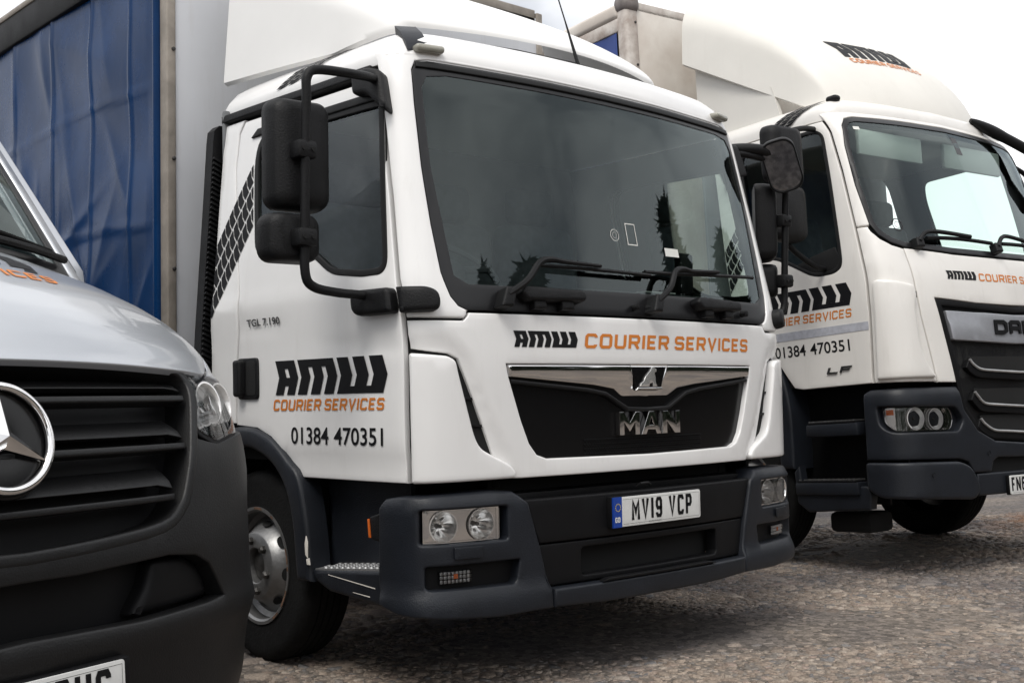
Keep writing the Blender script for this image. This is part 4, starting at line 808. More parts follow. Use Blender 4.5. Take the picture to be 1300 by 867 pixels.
# ------------------------------------------------------------------ the taller white truck on the right
DAF = PlanSurf([(0, 0), (.515, .0325), (.824, .078), (.948, .1144), (1.0, .175), (1.02, .27), (1.03, .53), (1.035, 1.0), (1.035, 1.7)],
 [(0, 0.0), (.7, 0.0), (1.15, 0.0), (1.5, .015), (1.7, .04), (1.8, .07), (2.65, .34), (2.75, .42), (2.9, .6)], [(0, 1), (1.55, 1), (1.8, .99), (2.65, .92), (2.9, .88)])
def build_daf():
    T = root('box_truck', 'tall white truck with silver grille panel, LF door badge and plate starting FN6', 'truck', (3.416, .026, 0), (R(-3.04), 0, R(-6.677)))
    S = DAF; W = 'white_daf'; shrink = lambda P, d: inset(np.array(P)[::1 if area(np.array(P)) > 0 else -1], d)
    dx = lambda a, b, c, d: (lambda x, y: (a+(b-a)*x, c+(d-c)*y))
    wsL = [(0, 1.831), (-.42, 1.838), (-.80, 1.860), (-.90, 1.888), (-.965, 1.935), (-.998, 2.0), (-1.010, 2.25), (-1.000, 2.50), (-.975, 2.635), (-.935, 2.685), (-.86, 2.702), (-.37, 2.708), (0, 2.708)]
    ws = wsL+mir(wsL[1:-1])[::-1]
    win = rnd([(-1.105, 2.60), (-1.145, 2.30), (-1.215, 1.87), (-1.235, 1.78), (-1.30, 1.745), (-1.45, 1.742), (-1.60, 1.84), (-1.70, 1.90), (-1.86, 1.90), (-1.80, 2.50), (-1.75, 2.63), (-1.16, 2.64)], [.05, .1, .1, .05, .04, .06, .08, .05, .06, .08, .06, .05])
    panel('cab_frame', [(-2.22, 1.10), (2.22, 1.10), (2.0, 2.745), (-2.0, 2.745)], S, 'void', T, holes=[shrink(ws, .03), shrink(win, .015), shrink(mir(win), .015)], off=-.03, thick=.015, bevel=0, grid=.07)
    mk('cab_rear_wall', *rbox((0, 1.55, 2.0), (1.93, .03, 1.62), .02), 'trim_grey', T); mk('cab_floor', *rbox((0, .85, 1.22), (1.9, 1.3, .06), .02), 'seat', T)
    flap = [(-.815, 1.852), (-.797, 1.458), (-.730, 1.079), (-.588, 1.076), (-.680, 1.562), (-.33, 1.537), (0, 1.530)]; top = [(-.815, 1.852), (-.42, 1.826), (0, 1.819)]
    fp = panel('front_panel', flap+mir(flap[:-1])[::-1]+mir(top[1:])[::1][0:0]+[(.42, 1.826), (0, 1.819), (-.42, 1.826)], S, W, T, off=0, thick=.03, bevel=.006, grid=.035)
    for s in (-1, 1):
        mm = (lambda p: p) if s < 0 else mir
        panel('corner_panel', mm([(-1.132, 1.089), (-1.135, 1.118), (-1.093, 1.747), (-1.074, 1.985), (-1.012, 1.985), (-1.002, 1.955), (-.962, 1.905), (-.90, 1.868), (-.823, 1.848), (-.806, 1.458), (-.740, 1.083)]), S, W, T, off=0, thick=.03, bevel=.006, grid=.035)
        panel('air_deflector', mm(rnd([(-1.105, 1.105), (-1.07, 1.650), (-1.045, 1.668), (-.840, 1.628), (-.835, 1.565), (-.86, 1.50), (-.855, 1.28), (-.82, 1.18), (-.755, 1.105)], [.01, .02, .02, .015, .01, .03, .05, .05, .01])), S, W, T, off=.030, thick=.04, bevel=.016, grid=.035)
        panel('deflector_slot', mm([(-.842, 1.60), (-.812, 1.595), (-.815, 1.56), (-.85, 1.56)]), S, 'void', T, off=.003, thick=.004, bevel=0)
    pil = [(-1.012, 1.993), (-1.074, 1.993)]; outer = [(-1.074, 1.993), (-1.052, 2.35), (-1.050, 2.60), (-1.062, 2.735)]
    iw = wsL[5:]; ring = [(-1.074, 1.993), (-1.004, 1.993)]+iw+mir(iw[:-1])[::-1]+[(1.004, 1.993)]+mir(outer)+outer[::-1][:-1]
    panel('windscreen_surround', ring, S, W, T, off=0, thick=.03, bevel=.006, grid=.04)
    inn = shrink(ws, .034)
    panel('windscreen_frit', shrink(ws, .003), S, 'frit', T, holes=[inn], off=-.004, thick=.008, bevel=.002, grid=.05); panel('windscreen', shrink(inn, -.006), S, 'windscreen', T, off=-.009, thick=0, bevel=0, grid=.05)
    mk('dashboard', *rbox((0, .50, 1.76), (1.75, .40, .26), .07, 3), 'dash', T); seat(T, -.48, .95, 1.50); seat(T, .48, .95, 1.50); steering(T, (-.48, .62, 1.98), .21)
    mk('sun_blind', *rbox((-.45, .46, 2.55), (.62, .03, .16), .012), 'paper', T); mk('sun_blind', *rbox((.40, .46, 2.55), (.62, .03, .16), .012), 'paper', T)
    decal('window_sticker', [[(-.90, 2.61), (-.85, 2.61), (-.85, 2.632), (-.90, 2.632)]], S, 'paper', T, off=-.007); decal('window_sticker', [[(.02, 2.52), (.09, 2.52), (.09, 2.64), (.02, 2.64)]], S, 'frit', T, off=-.007)
    ri = []
    for r0, r1 in ((.034, .040), (.018, .021)):
        A = np.linspace(0, 2*math.pi, 25)
        for a, b in zip(A[:-1], A[1:]): ri.append([(-.80+r0*math.cos(a), 2.0+r0*math.sin(a)), (-.80+r1*math.cos(a), 2.0+r1*math.sin(a)), (-.80+r1*math.cos(b), 2.0+r1*math.sin(b)), (-.80+r0*math.cos(b), 2.0+r0*math.sin(b))])
    decal('licence_disc', ri, S, 'frit', T, off=-.007)
    for s in (-1, 1):
        mm = (lambda p: p) if s < 0 else mir
        do = [(-1.146, 1.091), (-1.150, 1.118), (-1.108, 1.747), (-1.088, 1.985), (-1.066, 2.35), (-1.064, 2.60), (-1.075, 2.68), (-1.80, 2.68), (-1.86, 2.62), (-1.93, 1.95), (-2.02, 1.30), (-1.83, 1.29), (-1.75, 1.168), (-1.70, 1.10), (-1.64, 1.088)]
        d = panel('door', mm(do), S, W, T, holes=[mm(win)], off=0, thick=.03, bevel=.005, grid=.04)
        panel('window_seal', shrink(mm(win), -.004), S, 'seal', d, holes=[shrink(mm(win), .02)], off=.002, thick=.014, bevel=.004, grid=.05); panel('window', shrink(mm(win), .016), S, 'side_glass', d, off=-.008, thick=0, bevel=0, grid=.08)
        panel('side_panel', mm([(-2.03, 1.30), (-1.94, 1.95), (-1.87, 2.63), (-1.81, 2.69), (-1.98, 2.69), (-2.10, 1.95), (-2.18, 1.30)]), S, W, T, off=0, thick=.03, bevel=.005, grid=.05)
        panel('window_sill_trim', mm([(-1.235, 1.80), (-1.30, 1.762), (-1.44, 1.758), (-1.56, 1.83), (-1.42, 1.87), (-1.25, 1.90)]), S, 'seal', d, off=-.002, thick=.006, bevel=.002)
    door = [o for o in T.children if o.name.startswith('door') and o.data][0]
    decal('logo_print', amw(), S, 'ink', door, off=.0015, fx=dx(-1.905, -1.213, 1.547, 1.680)); words('name_print', 'COURIER SERVICES', S, 'orange', door, .0015, dx(-1.92, -1.235, 1.478, 1.527), t=.17, gap=.16, slant=.18, sp=.30)
    numbers('phone_print', '01384 470351', S, 'ink', door, .0015, dx(-1.825, -1.265, 1.286, 1.354))
    panel('reflective_strip', [(-1.135, 1.393), (-1.95, 1.385), (-1.95, 1.436), (-1.133, 1.440)], S, 'reflect_tape', door, off=.002, thick=.002, bevel=0, grid=.06)
    v_, f_ = bfont('LF', 1, 1); sl = .35
    q, w = word('LF', 1, t=.24, gap=.3, slant=.35, wx=2.0); g = Geo()
    for l in q: g2 = panel('x', [(-1.450+a/w*.165, 1.164+b*.038) for a, b in l], S, 'badge_grey', geo=g, off=.008, thick=.008, bevel=0, grid=.2)
    g.mk('model_badge', 'badge_grey', door, 0)
    decal('logo_print', amw(), S, 'ink', fp, off=.0015, fx=dx(-.545, -.282, 1.672, 1.724)); words('name_print', 'COURIER SERVICES', S, 'orange', fp, .0015, dx(-.262, .60, 1.669, 1.716), t=.18, gap=.17, slant=.08, sp=.32)
    # grille
    gl = [(-.672, 1.556), (-.578, 1.076), (-.552, .919), (-.449, .804), (-.302, .742), (0, .722)]; go = gl+mir(gl[:-1])[::-1]+[(0, 1.522)]
    g = panel('grille', shrink(go, -.01), S, 'plastic', T, off=-.03, thick=.01, bevel=0, grid=.06)
    panel('grille_surround', go, S, 'bumper_dark', g, holes=[shrink(go, .036)], off=-.004, thick=.03, bevel=.006, grid=.05)
    sv = [(-.600, 1.489), (-.575, 1.318), (0, 1.298), (.575, 1.318), (.600, 1.489), (0, 1.470)]
    sp_ = panel('silver_panel', rnd(sv, [.01, .01, 0, .01, .01, 0]), S, 'grille_silver', g, off=.004, thick=.03, bevel=.006, grid=.04, relief=lambda u, v: -.010*np.clip((v-1.425)/.012, 0, 1)*np.clip((-.30-u)/.03, 0, 1))
    for t_, x0 in (('D', -.205), ('A', -.066), ('F', .075)):
        q, w = word(t_, .085, t=.27, gap=.1, wx=1.65); gg = Geo()
        for l in q: panel('x', [(x0+a, 1.352+b) for a, b in l], S, 'ink', geo=gg, off=.014, thick=.012, bevel=0, grid=.2)
        gg.mk('badge_letter', 'ink', sp_, 0)
    for (ua, va), (ub, vb), vc in (((-.462, 1.205), (-.37, 1.148), 1.128), ((-.443, 1.018), (-.36, .952), .928), ((-.407, .864), (-.295, .796), .775)):
        pa = crom([(ua, va), (ua+.03, va-.03), (ub, vb), (ub+.12, (vb*.55+vc*.45)), (0, vc)], 6); pa = np.concatenate([pa, (pa*np.array([-1, 1]))[::-1][1:]]); mk('chrome_strip', *tube([S.at(u, v, .004) for u, v in pa], .008, 8), 'alu', g)
        panel('grille_louvre', [(p[0], p[1]) for p in pa]+[(p[0]*1.06, p[1]-.045) for p in pa[::-1]], S, 'bumper_dark', g, off=0, thick=.03, bevel=.006, grid=.05)
        panel('grille_opening', [(p[0]*.96, p[1]+.012) for p in pa]+[(p[0]*1.02, p[1]+.075) for p in pa[::-1] if abs(p[0]) > abs(ub)*.98][:0]+[(-ua*.92, va+.02), (ua*.92, va+.02)], S, 'void', g, off=-.018, thick=.004, bevel=0, grid=.08)
    # bumper
    b0 = [(-1.195, 1.050), (-.592, 1.052), (-.560, .919), (-.458, .798), (-.31, .735), (0, .712), (.0, .606)]
    for s in (-1, 1):
        mm = (lambda p: p) if s < 0 else mir
        hl = rnd([(-1.125, .955), (-.625, .938), (-.572, .862), (-.618, .800), (-1.05, .806), (-1.115, .85)], [.02, .03, .03, .03, .05, .04])
        bo = [(-1.205, 1.030), (-1.17, 1.052), (-.592, 1.052), (-.562, .919), (-.460, .799), (-.312, .735), (-.002, .712), (-.002, .632), (-.30, .640), (-.345, .62), (-.37, .56), (-.52, .562), (-.56, .625), (-.63, .645), (-1.21, .660)]
        b = panel('bumper_corner', mm(bo), S, 'plastic_grey', T, holes=[mm(hl)], off=.020, thick=.08, bevel=.012, grid=.035, relief=lambda u, v: -.02*np.clip((v-1.0)/.05, 0, 1)**2)
        panel('lamp_bezel', mm(hl), S, 'plastic_grey', b, off=-.03, thick=.01, bevel=0, grid=.05)
        LS = Fn(lambda u, v: tuple(np.moveaxis(DAF.p(u, v)+DAF.n(u, v)*-.005, -1, 0)))
        lo = rnd([(-1.100, .942), (-.66, .932), (-.635, .87), (-.66, .812), (-1.03, .818), (-1.09, .86)], .025)
        headlamp(T, LS, 0, 0, 0, 0, [(s*.905, .880, .058), (s*.760, .874, .055)], depth=.05, fwd=mm(lo), rm='lamp_bright'); panel('indicator', mm([(-1.085, .905), (-1.04, .905), (-1.04, .935), (-1.085, .935)]), S, 'amber', T, off=-.012, thick=.01, bevel=.003)
        panel('bumper_foot', mm(rnd([(-1.205, .648), (-.65, .632), (-.565, .60), (-.515, .52), (-.505, .46), (-.555, .415), (-1.13, .45), (-1.205, .50)], [.02, .03, .04, .03, .02, .03, .04, .03])), S, 'plastic_grey', T, off=.045, thick=.10, bevel=.018, grid=.035)
        mk('screw_recess', *lathe([(.014, -.001), (.012, .004), (0, .004)], 14, tuple(S.at(s*.86, .565, .047)), 'Y'), 'void', T); mk('screw_recess', *lathe([(.014, -.001), (.012, .004), (0, .004)], 14, tuple(S.at(s*.385, .665, .022)), 'Y'), 'void', T)
        # side below the door
        panel('step_recess', mm([(-1.20, .40), (-1.80, .42), (-1.78, 1.13), (-1.20, 1.13)]), S, 'bumper_dark', T, off=-.16, thick=.02, bevel=0, grid=.07)
        for yc, yl, zz in ((.565, .37, .885), (.63, .46, .548)):
            st = bpy.data.objects.new('step', None); COL.objects.link(st); st.parent = T; st.location = (s*.985, yc, zz); st.empty_display_size = .1
            mk('step_box', *rbox((0, 0, -.045), (.15, yl, .075), .012), 'plastic_grey', st); mk('tread', *rbox((s*.012, 0, -.0035), (.12, yl*.92, .012), .003), 'bumper_dark', st)
            for k in range(12): mk('tread_bar', *rbox((s*.02, yl*(-.43+.86*k/11), .006), (.10, .006, .008), .001), 'steel', st, 0)
        panel('lower_skirt', mm([(-1.20, .47), (-1.215, .385), (-1.65, .365), (-1.73, .42), (-1.74, .60), (-1.70, .64), (-1.69, .53), (-1.22, .515)]), S, 'plastic_grey', T, off=.012, thick=.06, bevel=.012, grid=.05)
        if s < 0: mk('air_tank', *rbox((s*.80, .60, .30), (.22, .30, .12), .03), 'void', T)
        ao = [(-1.735, .62), (-1.73, .79), (-1.735, .98), (-1.77, 1.16), (-1.83, 1.28), (-2.0, 1.285), (-2.15, 1.285), (-2.4, 1.24), (-2.6, 1.10), (-2.7, .85), (-2.72, .60)]; ai = [(-2.62, .60), (-2.58, .83), (-2.48, 1.0), (-2.32, 1.10), (-2.15, 1.13), (-2.0, 1.09), (-1.90, .99), (-1.85, .82), (-1.84, .62)]
        panel('wheel_arch', mm(crom(ao, 2).tolist()+crom(ai, 2).tolist()), S, 'plastic_grey', T, off=.02, thick=.25, bevel=.02, grid=.05)
        wheel(T, s*.90, 1.32, .49, .42, .25, .25, s); wheel(T, s*.88, 5.4, .49, .42, .25, .25, s, rear=True)
        # mirrors
        a = bpy.data.objects.new('mirror', None); COL.objects.link(a); a.parent = T; a.empty_display_size = .1
        mk('mirror_tube', *tube(crom([(s*.95, .62, 2.64), (s*1.10, .60, 2.62), (s*1.28, .59, 2.55), (s*1.33, .59, 2.40), (s*1.33, .59, 2.0), (s*1.28, .58, 1.90), (s*1.12, .56, 1.80), (s*1.02, .56, 1.78)], 5), .017, 10), 'plastic', a)
        hub = Vector((s*1.36, .53, 0)); Mr = Matrix.Rotation(R(0 if s < 0 else 40), 4, 'Z')
        for z0, z1, nm in ((2.255, 2.58, 'main_housing'), (1.915, 2.235, 'wide_angle_housing')):
            rr = [[tuple(hub+Mr @ Vector((x*k, yy, 0))+Vector((0, 0, (z0+z1)/2+z*(k*.5+.5)))) for x, z in rrect(.27, z1-z0, .05, 5)] for yy, k in ((-.07, .6), (-.058, .85), (-.03, .96), (.0, 1.), (.03, 1.), (.036, .97))]
            mk(nm, *loft([r[::-1] for r in rr]), 'plastic', a, 50); mk('mirror_glass', [tuple(hub+Mr @ Vector((x, .0368, 0))+Vector((0, 0, (z0+z1)/2+z))) for x, z in rrect(.24, z1-z0-.03, .04, 5)], [tuple(range(24))[::-1]], 'mirror_glass', a, 0)
    panel('bumper_centre', [(-.50, .555), (.50, .555), (.50, .43), (-.50, .43)], S, 'plastic_grey', T, off=.02, thick=.08, bevel=.012, grid=.05); panel('lower_intake', [(-.36, .66), (.36, .66), (.36, .54), (-.36, .54)], S, 'void', T, off=-.03, thick=.01, bevel=0, grid=.06)
    mk('radiator_front', *rbox((0, .25, .75), (1.5, .05, .6), .01), 'void', T)
    PF = Flat((0, -.034, 0), (1, 0, 0), (0, 0, 1)); plate(T, PF, .005, .477, .52, .108, 'FN6', .078, .0, gb=False, x0=-.245); mk('plate_holder', *rbox((.005, -.016, .477), (.525, .022, .112), .003), 'bumper_dark', T)
    for u0, kn, u1 in ((-.72, (-.66, 1.93), -.05), (-.02, (.05, 1.94), .66)):
        w_ = panel('wiper', rnd([(u0-.03, 1.845), (u0+.03, 1.845), (u0+.035, 1.90), (u0-.02, 1.905)], .01), S, 'plastic', T, off=.045, thick=.05, bevel=.01)
        mk('arm', *tube(crom([S.at(u0, 1.88, .04), S.at(kn[0], kn[1], .045), S.at(kn[0]+.12, kn[1]+.012, .042), S.at((kn[0]+u1)/2+.1, 1.93, .035)], 5), .013, 8), 'plastic', w_); mk('blade', *tube([S.at(u, 1.905+.012*math.sin(math.pi*(u-u0)/(u1-u0)), .022) for u in np.linspace(u0+.08, u1, 12)], .012, 8), 'plastic', w_)
    # roof
    us = np.linspace(-1.96, 1.96, 101); base = S.p(us, np.full_like(us, 2.735)); rear = np.array([[x, base[0, 1], 2.735] for x in np.linspace(base[-1, 0], base[0, 0], 20)[1:-1]]); r0 = np.concatenate([base, rear]); rings = []
    for zz, kx, ky in ((2.69, .999, .999), (2.735, 1., .998), (2.765, .99, .985), (2.795, .968, .955), (2.82, .93, .905), (2.838, .86, .83), (2.85, .7, .68), (2.856, .4, .4), (2.858, .05, .05)):
        r_ = r0.copy(); r_[:, 0] *= kx; r_[:, 1] = .9+(r_[:, 1]-.9)*ky; r_[:, 2] = zz; rings.append(r_)
    mk('cab_roof', *loft(rings), W, T, 60)
    hb = base[:51][::-1]; RS = Fn(lambda u, v: (-np.interp(u, hb[:, 1], -hb[:, 0])*np.interp(v, (0, .045, .08, .125, .19), (.999, 1., .99, .968, .93)), u, np.interp(v, (0, .045, .08, .125, .19), (2.69, 2.735, 2.765, 2.795, 2.82)))); pol = []
    for q in treads(12, .05, .17):
        z = [(1.02-(x*.55+y*1.15), x*.42) for x, y in q]
        if max(p[1] for p in z) < .19 and min(p[1] for p in z) > 0 and min(p[0] for p in z) > .50: pol.append(z)
    decal('tyre_print', pol, RS, 'ink', T, off=-.006)
    for s in (-1, 1):
        po2 = []
        for q in treads(22, .052, .18):
            z = [(-2.27+.704*x-.707*(y-.09), 1.70+.704*x+.707*(y-.09)) for x, y in q]; z = clip(z, (-1.99, 2.69), (-2.175, 1.31))
            if len(z) > 2: z = clip(z, (-1.885, 1.80), (-1.83, 2.48))
            if len(z) > 2: po2.append([(-s*u, v) for u, v in z] if s > 0 else z)
        decal('tyre_print', po2, S, 'ink', T, off=.003)
    mk('horn_cap', *rbox((-.80, .58, 2.835), (.06, .08, .04), .02, 3), 'plastic', T)
    FS = cowl(lambda v: .60+1.10*v, lambda v: .71+.23*v**.42, lambda v: 2.735+.63*v, lambda v: 2.745+1.14*v**.60, lambda v: .04+.24*v, .15); V, F = cowl_mesh(FS)
    fo = mk('roof_deflector', V, F, 'fairing_old', T, 60)
    decal('logo_print', amw(), FS, 'ink', fo, off=.004, fx=lambda x, y: (-.42+.62*x+1e-5, .20+.12*y)); words('name_print', 'COURIER SERVICES', FS, 'orange', fo, .004, lambda x, y: (-.41+.64*x+1e-5, .165+.026*y), t=.19, gap=.16, sp=.3)
    for s in (-1, 1):
        FSd = Flat((s*.865, 0, 0), (0, -s*-1 if s < 0 else 1, 0), (0, 0, 1)); sg = 1
        mk('deflector_side', *loft([[(s*.83, y, z) for y, z in ((.95, 2.82), (1.66, 2.82), (1.66, 3.36), (1.0, 3.02))], [(s*.86, y, z) for y, z in ((.95, 2.82), (1.66, 2.82), (1.66, 3.36), (1.0, 3.02))]]), 'fairing_old', T, 30)
    fm = bpy.data.objects.new('front_mirror', None); COL.objects.link(fm); fm.parent = T; fm.empty_display_size = .1
    mk('arm', *tube(crom([(.45, .47, 2.83), (.60, .42, 2.765), (.75, .36, 2.69), (.88, .32, 2.63), (1.02, .28, 2.57)], 5), [.016+.024*math.sin(min(1, k/8)*math.pi*.7) for k in range(21)], 10), 'plastic', fm); mk('front_housing', *rbox((1.12, .24, 2.50), (.20, .10, .24), .045, 3, Matrix.Rotation(R(-25), 4, 'Z')), 'plastic', fm)
    # body
    box_body(T, 1.165, 2.0, 8.2, 1.15, 3.88, 'box_wall_old', 'post_old', pw=.12)
    for s in (-1, 1):
        curtain(T, s*1.158, s, 2.10, 8.1, 1.15, 3.675, 'curtain_bright', [2.35, 2.9, 3.6, 4.5], 9+s, amp=.02)
        mk('cant_rail', *rbox((s*1.145, 5.10, 3.725), (.05, 6.05, .10), .015), 'post_old', T); mk('roof_edge', *rbox((s*1.15, 5.10, 3.825), (.06, 6.05, .10), .03, 3), 'box_wall_old', T)
        mk('corner_cap', *rbox((s*1.105, 2.045, 3.865), (.15, .15, .13), .05, 4), 'cap_old', T)
        rs = bpy.data.objects.new('reflective_marking', None); COL.objects.link(rs); rs.parent = T; rs.empty_display_size = .1
        for k in range(4): mk('square', *rbox((s*1.19, 2.30+.115*k, 3.50), (.004, .10, .085), 0), 'reflect_white', rs, 0)
        for k in range(2): mk('square', *rbox((s*1.19, 2.30, 3.405-.095*k), (.004, .10, .085), 0), 'reflect_white', rs, 0)
    chassis(T, .6, 8.0, .80)
build_daf()
# ------------------------------------------------------------------ the silver van on the left
VAN = PlanSurf([(0, 0), (.3, .018), (.55, .065), (.72, .13), (.84, .215), (.92, .33), (.965, .5), (.985, .75), (.99, 1.2)],
 [(0, .03), (.3, .0), (.5, -.02), (.7, -.01), (.9, .02), (1.05, .07), (1.15, .14), (1.3, .4)], [(0, .97), (.35, 1), (1.0, 1), (1.2, .97)])
def build_van():
    T = root('panel_van', 'silver panel van with black grille and large chrome star beside the blue curtain', 'van', (-2.64, -.62, 0), (0, 0, R(16)))
    S = VAN; shrink = lambda P, d: inset(np.array(P)[::1 if area(np.array(P)) > 0 else -1], d)
    gR = [(0, 1.150), (.297, 1.133), (.543, 1.113), (.595, 1.098), (.604, 1.063), (.570, .994), (.500, .835), (.460, .783), (.385, .748), (.175, .731), (0, .725)]; gR = crom(gR, 3).tolist(); gr = gR+mir(gR[1:-1])[::-1]
    g = panel('grille', shrink(gr, -.006), S, 'bumper_dark', T, off=-.075, thick=.01, bevel=0, grid=.06)
    fr = panel('grille_frame', shrink(gr, -.020), S, 'plastic_van', T, holes=[shrink(gr, .008)], off=.006, thick=.08, bevel=.008, grid=.04)
    for vb, ua in ((1.042, .575), (.925, .525), (.806, .455)):
        x = ua; sag = lambda u: -.0*u
        panel('grille_slat', [(-x-.01, vb+.082), (x+.01, vb+.082), (x, vb+.022), (x-.05, vb+.034), (-x+.05, vb+.034), (-x, vb+.022)], S, 'plastic_van', g, off=-.012, thick=.02, bevel=.004, grid=.03, relief=lambda u, v, vb=vb: -.055*np.clip((v-vb-.03)/.055, 0, 1)**1.2)
        panel('slat_lip', [(-x, vb+.012), (x, vb+.012), (x-.004, vb-.004), (-x+.004, vb-.004)], S, 'plastic_van', g, off=-.006, thick=.035, bevel=.005, grid=.03)
    # star
    st = bpy.data.objects.new('star_emblem', None); COL.objects.link(st); st.parent = T; st.location = (-.028, .030, .965); st.rotation_euler = (R(-14), 0, 0); st.empty_display_size = .1
    A = np.linspace(0, 2*math.pi, 73); mk('ring', *tube([(.110*math.cos(a), 0, .110*math.sin(a)) for a in A], .0095, 10, cap=False), 'chrome', st, 180)
    mk('backing', *lathe([(.127, .03), (.125, .012), (.112, .008), (.04, .016), (0, .018)], 48, (0, 0, 0), 'Y'), 'piano', st)
    ge = Geo()
    for k in range(3):
        a = R(90+120*k); d = np.array([math.cos(a), 0, math.sin(a)]); p = np.array([-math.sin(a), 0, math.cos(a)]); b1 = d*-.0+p*0; tip = d*.108; w = .0235; i1 = np.array([math.cos(a+R(60)), 0, math.sin(a+R(60))])*w; i2 = np.array([math.cos(a-R(60)), 0, math.sin(a-R(60))])*w; c0 = np.array([0, -.022, 0]); t1 = tip+np.array([0, -.004, 0])
        ge.add(([tuple(c0), tuple(i1), tuple(t1), tuple(i2), tuple(tip+np.array([0, .004, 0]))], [(0, 2, 1), (0, 3, 2), (1, 2, 4), (2, 3, 4)]))
    ge.mk('star', 'chrome', st, 0)
    # bumper with intake opening
    bR = [(0, .718), (.175, .724), (.388, .741), (.466, .778), (.508, .833), (.552, .945), (.66, .924), (.775, .938), (.90, .945), (1.05, .95), (1.30, .95), (1.35, .30), (1.0, .262), (.6, .240), (.3, .228), (0, .225)]
    bo = bR+mir(bR[1:-1])[::-1]
    inR = [(0, .672), (.128, .670), (.271, .675), (.402, .678), (.500, .666), (.555, .640), (.595, .590), (.618, .553), (.55, .548), (.30, .546), (0, .556)]; io = inR+mir(inR[1:-1])[::-1]
    def brel(u, v): c = np.exp(-((v-.515)/.035)**2); lo = np.clip((.50-v)/.03, 0, 1); return .010*c-.010*lo+.004*np.exp(-((v-.455)/.03)**2)-.02*np.clip((.33-v)/.1, 0, 1)**2+.012*np.clip((v-.72)/.12, 0, 1)*np.clip((np.abs(u)-.62)/.15, 0, 1)
    b = panel('bumper', bo, S, 'plastic_van', T, holes=[io], off=.004, thick=.05, bevel=.006, grid=.03, relief=brel)
    panel('intake_back', shrink(io, -.01), S, 'bumper_dark', b, off=-.07, thick=.01, bevel=0, grid=.05)
    for s in (-1, 1):
        mm = (lambda p: p) if s > 0 else mir
        panel('fog_blank', mm(rnd([(.30, .552), (.60, .556), (.585, .60), (.545, .645), (.49, .668), (.375, .672), (.36, .62)], .02)), S, 'bumper_dark', b, off=-.028, thick=.05, bevel=.02, grid=.03)
    PF = Flat((-.012, -.0736, 0), (1, .022, 0), (0, .06, 1)); plate(T, PF, -.025, .427, .512, .111, 'AHS', .079, .0, gb=False, x0=.045, wx=.66); mk('plate_holder', *rbox((-.03, -.022, .427), (.53, .035, .118), .004), 'bumper_dark', T)
    mk('plate_screw', *lathe([(.008, 0), (.008, -.004), (0, -.005)], 12, (.205, -.042, .402), 'Y'), 'plate', T)
    # bonnet and wings
    def yf(x): a = np.abs(x); return np.interp(a, VAN.PX, VAN.PY)+.115
    def top(u, v):
        a = np.abs(u); f = yf(np.minimum(a, .93)); bk = .62+.33*a*a; y = f+(bk-f)*v; zf = 1.146-.035*(a/.8)**2; zb = 1.462-.085*(a/.8)**2
        gg = np.interp(v, (-.2, 0, .04, .1, .18, .3, .45, .65, 1, 1.3), (-.35, 0, .13, .25, .37, .51, .65, .80, 1., 1.15)); z = zf+(zb-zf)*gg
        e = np.clip((a-.70)/.26, 0, 1.2); z = z-.30*e**3*np.clip(v*3+.12, 0, 1)
        return (u*(1+.0*v), y, z)
    BS = Fn(top)
    fr0 = [(x, -.03) for x in np.linspace(-.70, .70, 29)]; bk0 = [(x, .97) for x in np.linspace(.80, -.80, 29)]
    bn = panel('bonnet', fr0+[(.765, .02), (.80, .10)]+bk0+[(-.80, .10), (-.765, .02)], BS, 'silver', T, off=0, thick=.02, bevel=.005, grid=.025, smooth=70)
    decal('logo_print', amw(), BS, 'ink', bn, off=.002, fx=lambda x, y: (-.35+.70*x, .50+.24*y)); words('name_print', 'COURIER SERVICES', BS, 'orange', bn, .002, lambda x, y: (-.36+.71*x, .405+.07*y), t=.2, gap=.16, sp=.3)
    for s in (-1, 1):
        mm = (lambda p: p) if s > 0 else mir
        panel('wing', mm([(.712, -.035), (.773, .012), (.808, .10), (.808, 1.05), (.99, 1.05), (.985, .0), (.93, -.06)]), BS, 'silver', T, off=0, thick=.02, bevel=.005, grid=.025, smooth=70)
        panel('wing_side', mm([(.94, .96), (1.30, .96), (2.0, .96), (2.0, 1.30), (1.40, 1.24), (1.10, 1.15)]), S, 'silver', T, off=-.006, thick=.02, bevel=.005, grid=.05)
        hl = rnd([(.628, 1.098), (.70, 1.104), (.83, 1.118), (.95, 1.10), (1.02, 1.02), (1.02, .955), (.90, .946), (.775, .944), (.66, .930), (.585, .958), (.575, .985), (.600, 1.040)], .015)
        LS = Fn(lambda u, v: tuple(np.moveaxis(VAN.p(u, v)+VAN.n(u, v)*.004, -1, 0)))
        h = headlamp(T, LS, 0, 0, 0, 0, [(s*.69, 1.030, .052), (s*.80, 1.03, .050)], depth=.06, fwd=mm(hl), rm='lamp_bright')
        panel('lamp_shroud', shrink(mm(hl), -.012), S, 'bumper_dark', h, holes=[shrink(mm(hl), .004)], off=.002, thick=.06, bevel=.003, grid=.04)
        for k in range(5): panel('lens_flute', mm([(.63+.01*k, .948+.014*k), (.80, .955+.014*k), (.80, .962+.014*k), (.63+.01*k, .955+.014*k)]), S, 'alu', h, off=-.014, thick=.006, bevel=.001, grid=.05)
        panel('lamp_divider', mm([(.745, .96), (.765, .96), (.735, 1.03), (.765, 1.095), (.745, 1.095), (.715, 1.03)]), S, 'chrome', h, off=-.006, thick=.02, bevel=.003, grid=.03)
    # windscreen, pillars, cab
    def wsf(u, v): a = np.abs(u); return (u*(1-.16*v), .645+.33*a*a+.62*v+.05*v*v, 1.42-.035*(a/.8)**2+.90*v)
    WS = Fn(wsf)
    outl = [(-.79, .02), (.79, .02), (.80, .5), (.78, 1.0), (-.78, 1.0), (-.80, .5)]
